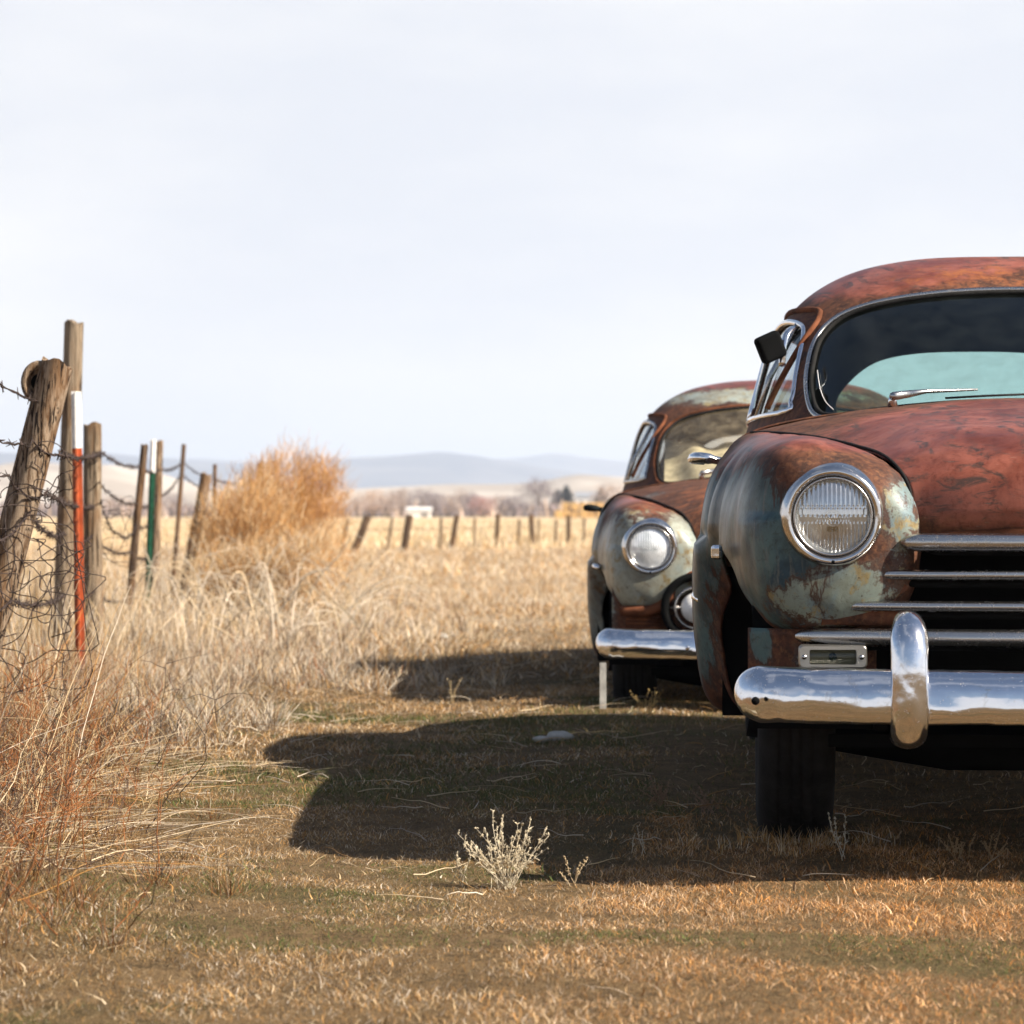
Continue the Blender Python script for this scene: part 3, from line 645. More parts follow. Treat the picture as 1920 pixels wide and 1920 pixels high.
            V_ = [(a, .300, b) for a, b in oo] + [(a, .272, b) for a, b in oo] + [(a, .268, b) for a, b in rrect(c0_, .478, .073, .023, .009)] + [(a, .268, b) for a, b in ii] + [(a, .292, b) for a, b in ii]
            ff = gridfaces(5, N, True); ff = ff if True else ff
            ml = mk('marker_lamp', V_, ff, 'plate', car, auto=40)
            V_ = []; 
            for b in np.linspace(-1, 1, 9):
                for a in np.linspace(-1, 1, 81): V_.append((c0_ + a * .051, .284 - .006 * (1 - b * b) - .0012 * math.cos(a * 75) * (b < .1), .477 + b * .016))
            mk('lens', V_, gridfaces(9, 81), 'glass', ml); vb, fb = box(c0_ - .051, c0_ + .051, .288, .292, .461, .493); mk('reflector', vb, fb, 'amber', ml, smooth=False)
            mk('bulb', *lathe([(.0, -.012), (.008, -.010), (.010, 0), (.0, .004)], 14, 'y', (c0_, .292, .477)), 'dark', ml)
            for sx in (-1, 1):
                mk('screw', *lathe([(.0, -.004), (.005, -.003), (.006, 0)], 12, 'y', (c0_ + sx * .0635, .268, .477)), 'bar', ml)
    # ---------------- headlights
    for s in (-1, 1):
        cx, cz = s * abs(HLC[0]), HLC[1]; Y0 = .262
        hl = mk('headlight', *lathe([(.128, .075), (.122, .045), (.1165, .022), (.1095, .006), (.103, -.002), (.097, -.002), (.091, .004), (.0885, .012), (.0885, .03)], 72, 'y', (cx, Y0, cz)), 'bezel', car)
        mk('retaining_ring', *lathe([(.0885, .016), (.0885, .002), (.0865, -.001), (.0825, .001), (.0815, .010)], 64, 'y', (cx, Y0, cz)), 'bar', hl)
        # fluted lens: three bands of vertical ribs with plain strips between
        rs = 84; Vl = []; 
        for b in np.linspace(-1, 1, rs):
            for a in np.linspace(-1, 1, 181):
                r = math.hypot(a, b)
                zz_ = b; rib = 0
                if zz_ < -.17: rib = .0011 * math.cos(a * 62)
                elif .02 < zz_ < .22 or zz_ > .30: rib = .0009 * math.cos(a * 52)
                elif -.13 < zz_ < 0 and abs(a) < .45: rib = .0012 * math.cos(a * 90)
                if r > .985: rib = 0
                Vl.append((cx + a * .083, Y0 + .012 - .016 * (1 - min(1, r * r)) + rib, cz + b * .083))
        v1, f1_ = clip(Vl, gridfaces(rs, 181), lambda P: .0825 - np.hypot(P[:, 0] - cx, P[:, 2] - cz))
        if one: mk('lens', v1, f1_, 'lens', hl)
        else: mk('lens', v1, f1_, M['glasswhite'], hl)
        mk('reflector', *lathe([(.083, .014), (.078, .030), (.064, .052), (.045, .066), (.022, .074), (.001, .076)], 56, 'y', (cx, Y0, cz)), 'lampglow', hl)
        mk('bulb_shield', *tube([(cx - .012, Y0 + .045, cz - .028), (cx + .012, Y0 + .045, cz - .028)], .006, 10), 'black', hl)
        mk('filament_cap', *lathe([(.001, .02), (.016, .024), (.020, .034), (.018, .07)], 20, 'y', (cx, Y0, cz - .004)), 'bar', hl)
        mk('screw', *lathe([(.0, -.002), (.004, -.001), (.005, .002)], 12, 'y', (cx, Y0 - .001, cz - .101)), 'black', hl)
    # ---------------- bumper
    BZ = .405; V = []; n = 110; m = 28
    ue = .820; us = np.sin(np.linspace(-1, 1, n) * math.pi / 2) * ue
    for u in us:
        e_ = max(0, 1 - (max(0, abs(u) - (ue - .065)) / .065) ** 2); w = max(.02, math.sqrt(e_)); au = abs(u)
        yc = -.03 + .045 * (au / .5) ** 2 if au < .5 else .015 + .18 * (au - .5) + .55 * (au - .5) ** 2
        hh_ = .0575 + .004 * (au / .8) ** 3; dd = .040 + .012 * max(0, au - .55) / .3
        for k in range(m):
            t = 2 * math.pi * k / m; cz, cy = math.cos(t), math.sin(t)
            V.append((u, yc + dd * w * math.copysign(abs(cy) ** .9, cy) + .012 * cz * w, BZ + hh_ * w * math.copysign(abs(cz) ** .85, cz)))
    V = np.array(V); dn = .0035 * vn(V, 9, 4) + .003 * vn(V, 20, 6) ; V[:, 1] += dn; V[:, 2] += dn * .4
    if not one: V[:, 1] += .03
    F = [tuple(reversed(f)) for f in gridfaces(n, m, True)]; F += [tuple(range(m)), tuple(reversed(range((n - 1) * m, n * m)))]
    bm = mk('bumper', V, F, 'chrome', car)
    ap = [(a, lerp0(-.01 + .5 * max(0, abs(a) - .45) ** 1.6, .36 + .3 * max(0, abs(a) - .6), b), .385 + .045 * b) for b in np.linspace(0, 1, 5) for a in np.linspace(-.74, .74, 31)]
    solid(mk('splash_apron', ap, gridfaces(5, 31), 'black', car), .004, 0)
    for s in (-1, 1):
        mk('bolt_hole' if one else 'bolt', *lathe([(.0, -.003), (.0065, -.002), (.0085, .002), (.009, .01)], 16, 'y', (s * (.775 if one else .45), .005 if one else -.018, BZ - .010)), 'black' if one else 'guard', bm)
        mk('bumper_bracket', *box(min(s * .40, s * .46), max(s * .40, s * .46), .0, .62, .36, .42), 'black', car, smooth=False)
    if one:
        for s in (-1, 1):
            path = [(s * .452, .075, .560), (s * .452, .020, .572), (s * .452, -.035, .562), (s * .452, -.070, .52), (s * .452, -.082, .45), (s * .452, -.082, .39), (s * .452, -.070, .355), (s * .452, -.040, .330), (s * .452, .005, .322), (s * .452, .04, .328)]
            pp = cr(np.array(path), 40); rr = [.040 * min(1, .35 + 2.2 * (i / 39)) if i < 14 else (.040 if i < 30 else .040 * (1 - .25 * ((i - 30) / 9) ** 2)) for i in range(40)]
            Vg, Fg = tube([tuple(p) for p in pp], rr, 26, sx=1.0, sz=.72); Vg = np.array([tuple(v) for v in Vg]); Vg[:, 1] += .003 * vn(Vg, 14, 3)
            mk('bumper_guard', Vg, Fg, 'guard', bm)
    rb = [tuple(v) for v in V]; V2 = [(x, 4.98 - y, z + .02) for x, y, z in rb]; mk('rear_bumper', V2, [tuple(reversed(f)) for f in F], 'chrome', car)
    for s in (-1, 1): mk('tail_lamp', *lathe([(.0, .03), (.03, .024), (.042, .0), (.045, -.04)], 20, 'y', (s * .74, 4.72, .80)), M['orange'], car)
    # ---------------- wheels
    for s in (-1, 1):
        for yw in (.86, 3.92):
            xo = s * .672; zc = .325
            hp_ = [(.19, -.066), (.205, -.078), (.235, -.088), (.262, -.091), (.285, -.087), (.302, -.078), (.313, -.067), (.320, -.054), (.3235, -.046), (.3165, -.043), (.3165, -.037), (.3245, -.034), (.325, -.018), (.317, -.015), (.317, -.009), (.325, -.006)]; prof_ = hp_ + [(a_, -b_) for a_, b_ in reversed(hp_)]
            Vt, Ft = lathe(prof_, 120, 'x', (xo, yw, zc)); Vt = np.array([tuple(v) for v in Vt])
            for i_, (r_, a_) in enumerate(prof_):
                if abs(a_) < .056 and r_ > .3195:
                    for k in range(120): 
                        if (k + i_ // 3) % 3 == 0: Vt[i_ * 120 + k, 1:] = np.array([yw, zc]) + (Vt[i_ * 120 + k, 1:] - np.array([yw, zc])) * .978
            wh = mk('wheel', Vt, Ft, 'rubber', car); wh.name = 'wheel'
            mk('rim', *lathe([(.19, s * .07), (.18, s * .05), (.15, s * .03), (.10, s * .045), (.06, s * .06), (.0, s * .07)], 40, 'x', (xo, yw, zc)), M['brownrust'], wh)
    # ---------------- side details
    for s in (-1, 1):
        if one:
            vb, fb = box(min(s * .845, s * .872), max(s * .845, s * .872), .64, .72, .688, .722); o = bevel(mk('trim_cap', vb, fb, 'chrome', car, smooth=False), .008, 3)
            pts = [(s * .838, 1.205, .566), (s * .872, 1.215, .570), (s * .902, 1.235, .576), (s * .916, 1.30, .583), (s * .914, 1.6, .585), (s * .905, 1.8, .585)]; mk('side_trim', *tube(pts, .0095, 8, sz=1.2), 'guard', car)
        else:
            pts = [(s * .825, .72, .70), (s * .855, 1.1, .70), (s * .872, 1.5, .70), (s * .872, 1.8, .70)]; mk('side_trim', *tube(pts, .012, 8), 'guard', car)
            mk('parking_strip', *tube([(s * .885, 1.3, .56), (s * .885, 1.75, .56)], .009, 8), 'guard', car)
        for yd in (2.16,):
            pts = [(s * .845, yd, .945), (s * .90, yd - .015, .955), (s * .925, yd + .02, .955), (s * .93, yd + .12, .952), (s * .90, yd + .16, .95)]
            mk('door_handle', *tube([tuple(p) for p in cr(np.array(pts), 20)], [.012] * 3 + [.016] * 8 + [.013] * 9, 10), 'chrome' if one else 'dark', car)
        # wiper: pivot, arm, blade
        pv = Vector((s * .385, 1.735, 1.095)) ; hp = hit((s * .385, -1, 1.12), (0, 1, 0))
        wp = mk('wiper', *tube([(s * .385 if s < 0 else .12, 1.72, 1.085), (s * .385 if s < 0 else .12, 1.70, 1.112)], [.014, .010], 12), 'chrome', car)
        x0 = -.385 if s < 0 else .12
        def onglass(x, z, l=.012):
            h = hit((x, -1, z), (0, 1, 0)); return h + Vector((0, -l, l * .5))
        a0 = Vector((x0, 1.69, 1.112)); a1 = onglass(x0 + .10, 1.122, .02); a2 = onglass(x0 + .24, 1.128, .016)
        mk('wiper_arm', *tube([a0, a0.lerp(a1, .5), a1, a2], [.012, .010, .006, .003], 8), 'bar', wp)
        mk('wiper_blade', *tube([onglass(x0 + .15, 1.106), onglass(x0 + .26, 1.112), onglass(x0 + .37, 1.116)], .0035, 6), 'rubber', wp)
    if one:
        ck = [onglass(a_, b_, .003) for a_, b_ in cr(np.array([(-.572, 1.205), (-.567, 1.15), (-.555, 1.11), (-.535, 1.085)]), 14)]
        mk('crack', *tube(ck, .0011, 5), 'white', ws)
        p0 = hit((-3, 2.42, 1.36), (1, 0, 0)); p0 = Vector((-.655, 2.34, 1.345))
        ar = cr(np.array([(-.640, 2.30, 1.335), (-.655, 2.26, 1.32), (-.668, 2.24, 1.28), (-.672, 2.24, 1.22)]), 16)
        br = mk('mirror_bracket', *tube([tuple(p) for p in ar], .011, 10, sz=.6), 'guard', car)
        Vb, Fb = box(-.038, .038, -.018, .022, -.040, .040); mo = mk('side_mirror', Vb, Fb, 'black', car, smooth=False); bevel(mo, .012, 4)
        mo.location = (-.705, 2.22, 1.275); mo.rotation_euler = (R(4), R(-24), R(18))
        br.parent = mo; br.matrix_parent_inverse = mo.matrix_basis.inverted()
        # crease that runs over the fender and down to the ledge
    else:
        # rusty grille frame with louvres and a round lamp ring
        ringc = (-.42, .555)
        for s in (-1, 1):
            lp = cr(np.array([(-.72,.53),(-.60,.535),(-.535,.57),(-.50,.64),(-.42,.675),(-.30,.66),(0,.655)]), 40)
            mk('grille_frame', *tube([(a * -s, .30 + .5 * max(0, -a - .55) ** 1.5, b) for a, b in lp], .022, 10, sz=1.0), M['brownrust'], car)
            for k in range(5): mk('louvre', *tube([(s * .70, .36, .512 - .017 * k), (s * .60, .335, .512 - .017 * k), (s * .53, .33, .512 - .017 * k)], .0075, 6), M['brownrust'], car)
            rg = mk('grille_lamp_ring', *lathe([(.145, .05), (.142, .01), (.125, .0), (.11, .02), (.108, .06)], 48, 'y', (s * .415, .25, .545)), 'black', car)
            mk('inner_ring', *lathe([(.090, .02), (.086, .008), (.080, .012), (.078, .03)], 40, 'y', (s * .415, .25, .545)), 'bar', rg)
            mk('lamp_boss', *lathe([(.0, -.02), (.04, -.012), (.058, .01), (.062, .04)], 36, 'y', (s * .415, .25, .545)), 'white', rg)
            mk('spoke', *tube([(s * .415 - .12, .27, .545), (s * .415 + .12, .27, .545)], .006, 6), 'bar', rg)
            fv = [(s * a, .345 + .35 * max(0, a - .5) ** 1.4, b) for b in np.linspace(.36, .66, 10) for a in np.linspace(.30, .76, 20)]
            mk('front_panel', fv, gridfaces(10, 20), PM, car, attr=patina(fv, [('pale', (s * .76, .35, .5), (.03, .2, .2), .7), ('orange', (s * .6, .35, .5), (.2, .2, .1), .35)]))
        mk('grille_bar', *barx(.60, .42, .02, .02, .27, .03), M['brownrust'], car)
        # cream dust sheet lying on the dash behind the screen
        vv = []; 
        for b in np.linspace(0, 1, 12):
            for a in np.linspace(-1, 1, 50): vv.append((a * .56, 2.02 + b * .55 + .20 * a * a, 1.05 + .22 * math.sin(b * 1.7) + .018 * math.sin(a * 9 + b * 4) + .01 * math.sin(a * 23)))
        mk('dust_sheet', vv, gridfaces(12, 50), 'cream', car)
        mk('ground_stake', *box(-.80, -.775, .06, .09, .13, .33), M['stone'], car, smooth=False)
    return car

M['amber'] = simple('browned_reflector', (.17, .10, .06), .3, .5)
M['glasswhite'] = simple('milky_lamp_glass', (.80, .83, .82), .10, .30, var=.25, scale=18)
car1 = make_car((1.315 - .07 * .3, 6.30, 0), R(-4.0), 1)
tag(car1, 'rusty red and blue-green vintage sedan closest to the viewer with chrome bumper and guard', 'car', 'abandoned vintage cars')
car2 = make_car((1.162 - .05 * .3, 11.80, -.135), R(-3.4), 2)
tag(car2, 'pale green and rust vintage sedan standing behind the nearer car, with milky headlights', 'car', 'abandoned vintage cars')

# ================================================================== FENCE
def post(px_top, py_top, px_bot, Y, w, mat, label, cat='fence post', group='wooden fence posts', depth=None, knot=False, name='fence_post', py_bot=None, seed=0):
    a = at(px_top, py_top, Y); k = FPX / Y; zb = -.25; zg = 0.0
    b = at(px_bot, 960 + CAMH * k, Y); b = Vector((b.x, Y, 0)); d = (b - a); b = a + d * ((a.z - zb) / a.z)
    root = Vector((b.x, Y, zb)); rg = np.random.default_rng(seed + 5)
    m = 22; n = 18; V = []; ax_ = a - root; Ln = ax_.length; t_ = ax_.normalized(); X = Vector((1, 0, 0)); X = (X - t_ * X.dot(t_)).normalized(); Z = t_.cross(X)
    ph = rg.uniform(0, 6, 6)
    for i in range(m + 1):
        f = i / m; c = root + ax_ * f
        for j in range(n):
            an = 2 * math.pi * j / n
            r = w / 2 * (1 + .10 * math.sin(2 * an + ph[0]) + .06 * math.sin(5 * an + ph[1]) + .03 * math.sin(9 * an + ph[2] + f) + .04 * math.sin(f * 9 + ph[3] + an)) * (1.06 - .08 * f)
            p = c + X * (math.cos(an) * r) + Z * (math.sin(an) * r)
            if i == m: p += t_ * (.012 * math.sin(3 * an + ph[4]) + .01 * math.sin(an + ph[5])) * w * 8
            V.append(p - root)
    F = gridfaces(m + 1, n, True); V.append(ax_ * (1 - .004)); F += [(m * n + j, m * n + (j + 1) % n, len(V) - 1) for j in range(n)]
    F = [tuple(reversed(f)) for f in F]
    o = mk(name, V, F, mat, auto=60); o.location = root; tag(o, label, cat, group)
    if knot:
        kc = ax_ - t_ * .075 - X * (w * .52) - Z * .0
        Vk, Fk = lathe([(.052, .05), (.056, .03), (.054, .005), (.046, -.008), (.036, -.004), (.028, .012), (.018, .022), (.0, .026)], 26, 'y', (0, 0, 0)); Vk = [Vector(v) for v in Vk]
        Vk = [kc + Vector((v.x * 1.0 + .012, v.y - .01, v.z * 1.25)) + Vector((0, 0, 0)) for v in Vk]
        k1 = mk('knot', [tuple(v) for v in Vk], Fk, mat, o)
        Vk, Fk = lathe([(.0, -.0), (.026, .001), (.030, .012)], 20, 'y', (kc.x + .014, kc.y + .004, kc.z)); mk('knot_hole', Vk, Fk, 'black', k1)
    return o, root, a
def tpost(px, py, px_bot, Y, mat, label, white=.32, name='steel_post'):
    a = at(px, py, Y); k = FPX / Y; b = at(px_bot, 960 + CAMH * k, Y); top = a; bot = Vector((b.x, Y, -.25)) ; o = empty(name, bot); tag(o, label, 'steel fence post', 'painted steel fence posts')
    def seg(z0, z1, m, nm, par):
        ax_ = top - bot; p0, p1 = ax_ * z0, ax_ * z1; P_ = [(-.021, -.004), (-.004, -.004), (-.004, -.028), (.004, -.028), (.004, -.004), (.021, -.004), (.021, .004), (-.021, .004)]
        V = [(p0.x + c - .0, p0.y + d, p0.z) for c, d in P_] + [(p1.x + c, p1.y + d, p1.z) for c, d in P_]; n = 8
        return mk(nm, V, [(i, (i + 1) % n, n + (i + 1) % n, n + i) for i in range(n)] + [tuple(range(n))[::-1], tuple(range(n, 2 * n))], m, par, smooth=False)
    s = seg(0, 1 - white, mat, 'shaft', o); seg(1 - white, 1, 'white', 'white_tip', o)
    ax_ = top - bot
    for i in range(18):
        p = ax_ * (.25 + .04 * i)
        if .25 + .04 * i < 1 - white: mk('stud', *box(p.x - .008, p.x + .008, p.y - .034, p.y - .026, p.z - .006, p.z + .006), mat, s, smooth=False)
    return o
post(108, 682, -92, 9.3, .106, 'wood', 'thick weathered post leaning right with a dark knot near its top, wrapped in wire', knot=True, seed=1)
post(140, 604, 116, 14.4, .098, 'wood3', 'tallest straight wooden post, standing behind the leaning one and the orange steel post', seed=2)
post(173, 796, 176, 15.5, .088, 'wood3', 'straight grey wooden post just right of the orange steel post', seed=3)
post(271, 834, 236, 19.2, .052, 'wood2', 'thin dark post leaning left of the green steel post', seed=4)
post(299, 827, 288, 21.8, .058, 'wood', 'thin brown post standing directly behind the green steel post', seed=5)
post(387, 889, 340, 24, .085, 'wood', 'short wooden post leaning at the left edge of the tumbleweed', seed=6)
post(488, 868, 484, 40, .075, 'wood3', 'wooden post showing through the top of the tumbleweed', seed=7)
post(345, 833, 322, 26, .040, 'wood2', 'thin dark stake between the green steel post and the tumbleweed', seed=8)
post(403, 871, 398, 29, .042, 'wood2', 'short dark stake at the upper left edge of the tumbleweed', seed=9)
tpost(143, 734, 153, 12.7, 'orange', 'orange steel post with a white painted tip', .155)
tpost(288, 824, 272, 20.7, 'green', 'green steel post with a white painted tip', .15)
# far fence, running across behind the pasture
far = [(690, 968, 663, 1036, 1, .14), (768, 966, 757, 1034, 1, .14), (736, 972, 726, 1033, 0, .07), (653, 974, 640, 1030, 0, .08), (828, 972, 826, 1032, 0, .07), (857, 966, 846, 1030, 1, .10), (890, 972, 890, 1028, 0, .07),
       (934, 964, 931, 1025, 1, .10), (974, 974, 972, 1023, 0, .08), (996, 965, 999, 1021, 1, .13), (1043, 975, 1042, 1020, 0, .07), (1066, 966, 1066, 1018, 1, .11), (1096, 972, 1095, 1016, 0, .09), (1010, 974, 1009, 1020, 0, .06)]
FL = ['leftmost dark post of the far fence, leaning hard to the right', 'dark post of the far fence in front of the low white shed', 'thin pale post between the two dark leaning posts of the far fence', 'thin pale post of the far fence beside the tumbleweed',
      'thin pale post just left of the brown leaning post of the far fence', 'brown post of the far fence leaning slightly right, nearest its middle', 'thin pale post just right of the brown leaning one in the far fence', 'straight brown post of the far fence, halfway between shed and hay stack',
      'thin pale post right of the straight brown post of the far fence', 'short thick dark post of the far fence below the round bare tree', 'thin pale post in front of the left end of the hay stack', 'brown post of the far fence in front of the hay bales', 'thin pale post of the far fence nearest the rear car', 'faint thin post right beside the short thick dark post of the far fence']
fp = []
for i, (tx, ty, bx, by, dk, w) in enumerate(far):
    Y = min(FPX * CAMH / (by - 960), 60 + (bx - 660) * .045); o, rt, tp = post(tx, ty, bx, Y, w, 'wood2' if dk else 'wood3', FL[i], group='posts of the far fence', seed=20 + i); fp.append((rt, tp))
# barbed wire
def barbed(pts, label, rad=.0022, barb=.11, sag=.02, seed=0, n=0):
    rg = np.random.default_rng(seed); P = []
    for a, b in zip(pts[:-1], pts[1:]):
        a = Vector(a); b = Vector(b); L_ = (b - a).length; m = max(6, int(L_ / .04))
        for i in range(m):
            f = i / m; p = a.lerp(b, f); p.z -= 4 * sag * f * (1 - f); P.append(p + Vector(rg.normal(0, .0015, 3)))
    P.append(Vector(pts[-1])); parts = []
    for ph in (0, math.pi):
        Q = [p + Vector((0, math.cos(i * 1.4 + ph) * rad * 1.1, math.sin(i * 1.4 + ph) * rad * 1.1)) for i, p in enumerate(P)]; parts.append(tube(Q, rad, 5))
    acc = 0
    for a, b in zip(P[:-1], P[1:]):
        acc += (b - a).length
        if acc > barb:
            acc = 0; t = (b - a).normalized()
            for _ in range(2):
                d = Vector(rg.normal(0, 1, 3)); d = (d - t * d.dot(t)).normalized(); parts.append(tube([a - d * .019 + t * .004, a, a + d * .019 - t * .004], [.0009, .0022, .0009], 5))
            parts.append(tube([a - t * .006, a + t * .006], .0045, 6))
    V, F = merge(parts); o = mk('barbed_wire', V, F, 'wire'); tag(o, label, 'barbed wire', 'strands of barbed wire'); return o
def wz(px, py, Y): return tuple(at(px, py, Y))
barbed([wz(-60, 670, 8.6), wz(70, 752, 9.25), wz(118, 768, 9.4)], 'top strand of barbed wire running off the left edge from the leaning post', seed=1)
barbed([wz(-60, 795, 8.6), wz(48, 832, 9.2), wz(60, 822, 9.22), wz(110, 852, 9.3), wz(190, 848, 15.4), wz(190, 850, 15.5)], 'barbed wire reaching the leaning post below the top strand', seed=2)
barbed([wz(-60, 870, 8.6), wz(20, 890, 9.1), wz(36, 915, 9.2), wz(85, 925, 9.3), wz(175, 950, 15.4)], 'third strand of barbed wire from the top on the leaning post', seed=3)
barbed([wz(120, 848, 14.3), wz(190, 848, 15.4), wz(262, 874, 19.1), wz(299, 880, 21.7), wz(343, 866, 26), wz(402, 900, 29), wz(488, 905, 40)], 'upper wire running between the posts behind the green steel post', seed=4, sag=.03)
barbed([wz(185, 903, 15.4), wz(255, 944, 19.1), wz(292, 935, 21.7), wz(340, 888, 26), wz(400, 918, 29)], 'second wire between the grey post and the green steel post', seed=5, sag=.04)
barbed([wz(188, 935, 15.4), wz(222, 1000, 17), wz(256, 985, 19.1), wz(290, 965, 21.7)], 'slack wire drooping between the grey post and the thin dark post', seed=6, sag=.05)
barbed([wz(-40, 1010, 8.7), wz(55, 960, 9.2), wz(120, 1000, 14.3), wz(172, 1005, 15.4), wz(245, 1035, 19), wz(284, 1040, 21.7)], 'wire at mid height crossing the leaning and grey posts', seed=7, sag=.04)
barbed([wz(-40, 1130, 8.7), wz(20, 1126, 9.2), wz(120, 1115, 14.3), wz(176, 1110, 15.4), wz(236, 1125, 19), wz(284, 1100, 21.7)], 'lowest wire along the near fence, low in the dry grass', seed=8, sag=.03)
for h in (.45, .85):
    Q = [tuple(r.lerp(t, (h + .25) / (t.z + .25))) for r, t in sorted(fp, key=lambda q_: q_[0].x)]; V, F = tube(Q, .006, 5); o = mk('fence_wire', V, F, 'wire'); tag(o, 'upper wire strung along the far fence' if h > .5 else 'lower wire strung along the far fence', 'fence wire', 'wires of the far fence')
# loose wire coils
def coil(cx, cy, Y, r, n, label, seed, hang=1.0, rad=.0017):
    rg = np.random.default_rng(seed); c = at(cx, cy, Y); parts = []
    for j in range(n):
        rr = r * rg.uniform(.45, 1.15); o_ = Vector(rg.normal(0, r * .35, 3)); o_.y *= .5; tl = rg.uniform(-.9, .9); ph = rg.uniform(0, 6); tl2 = rg.uniform(-.6, .6)
        P = []
        for i in range(46):
            t = i / 45 * 2 * math.pi * rg.uniform(.97, 1.03) * .93 + ph; x = rr * math.cos(t); z = rr * 1.25 * hang * math.sin(t); x += rr * .35 * math.sin(2 * t + j) + rr * .12 * math.sin(5 * t + 2 * j); z += rr * .3 * math.cos(3 * t + j * 2); P.append(c + o_ + Vector((x, x * tl + z * tl2 * .4, z)))
        parts.append(tube(P, rad, 5))
    V, F = merge(parts); o = mk('wire_coil', V, F, 'wire'); tag(o, label, 'loose wire', 'coils of loose wire'); return o
coil(55, 1040, 9.15, .13, 9, 'big tangle of loose rusty wire hanging on the leaning post', 1)
coil(92, 900, 9.25, .05, 3, 'small loop of wire twisted round the upper part of the leaning post', 2)
coil(215, 985, 16.5, .12, 6, 'loops of slack wire between the grey post and the thin dark post', 3)
coil(60, 1170, 9.3, .16, 6, 'lowest wire tangle, at the foot of the leaning post in the grass', 4)

# ================================================================== VEGETATION
def lerp(a, b, t): return a + (b - a) * t
PAL = np.array([[.62,.48,.31],[.50,.36,.20],[.36,.21,.08],[.42,.22,.07],[.28,.16,.07],[.60,.50,.38],[.44,.37,.29],[.30,.115,.04],[.13,.075,.045]])
def ribbons(base, h, leanv, width, color, seg=3, curl=.0, gravity=0., rng=RNG):
    """n ribbons: base (n,3), h (n,), lean vector (n,3) added quadratically; returns V, quads, tris, tint"""
    n = len(base); th = rng.uniform(0, 2 * np.pi, n); side = np.stack([np.cos(th), np.sin(th) * .5, np.zeros(n)], -1)
    side /= np.linalg.norm(side, axis=1, keepdims=True); V = []; up = np.array([0, 0, 1.])
    cu = rng.normal(0, 1, (n, 3)) * curl
    for k in range(seg + 1):
        t = k / seg; c = base + up * (h * (t - gravity * t * t))[:, None] + leanv * (t ** 1.6) + cu * (h * math.sin(t * 3.0) * .5)[:, None]
        w = width * (1 - t * .85) / 2
        if k < seg: V += [c - side * w[:, None], c + side * w[:, None]]
        else: V.append(c)
    V = np.stack(V, 1); m = 2 * seg + 1; off = np.arange(n)[:, None] * m
    Q = np.concatenate([off + np.array([2 * k, 2 * k + 1, 2 * k + 3, 2 * k + 2]) for k in range(seg - 1)]) if seg > 1 else np.zeros((0, 4), int)
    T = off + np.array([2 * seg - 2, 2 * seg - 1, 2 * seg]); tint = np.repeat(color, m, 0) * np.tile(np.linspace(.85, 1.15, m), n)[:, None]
    return V.reshape(-1, 3), Q, T, tint
def joinr(lst):
    V = []; Q = []; T = []; C = []; o = 0
    for v, q_, t, c in lst: V.append(v); Q.append(q_ + o); T.append(t + o); C.append(c); o += len(v)
    return np.concatenate(V), np.concatenate(Q), np.concatenate(T), np.concatenate(C)
def pal(n, w, rng=RNG, j=.18):
    w = list(w) + [0] * (len(PAL) - len(w)); c = PAL[rng.choice(len(PAL), n, p=np.array(w) / sum(w))]; return np.clip(c * (1 + rng.normal(0, j, (n, 1))), .01, .9)
def ground_pts(x, y): return np.stack([x, y, gz(x, y) - .004], -1)
fence_x = lambda y: -1.86 - .084 * (y - 12.7)
def scatter(n, y0, y1, margin, rng=RNG):
    """points over the ground wedge in view and a margin each side, even per square metre"""
    y = np.sqrt(rng.uniform(y0 ** 2, y1 ** 2, n)); hw = .1724 * y + margin; return rng.uniform(-1, 1, n) * hw, y
def tufts(nt_, per, xs, ys, hh, spread, wd, wts, lean=.5, tintmul=1.0, seg=3, cu=.06):
    n = nt_ * per; bx = np.repeat(xs, per); by = np.repeat(ys, per); ang = RNG.uniform(0, 6.283, n); r = np.abs(RNG.normal(0, 1, n)) * np.repeat(spread * np.ones(nt_), per)
    x = bx + np.cos(ang) * r; y = by + np.sin(ang) * r; h = np.repeat(hh, per) * RNG.uniform(.4, 1.1, n); c = pal(n, wts) * tintmul * np.repeat(RNG.uniform(.8, 1.2, nt_), per)[:, None]
    L_ = np.stack([np.cos(ang), np.sin(ang), -RNG.uniform(0, .5, n)], -1) * (h * RNG.uniform(.1, lean, n))[:, None] + RNG.normal(0, .12, (n, 3)) * h[:, None]
    return ribbons(ground_pts(x, y), h, L_, wd * RNG.uniform(.6, 1.4, n), c, seg, cu)
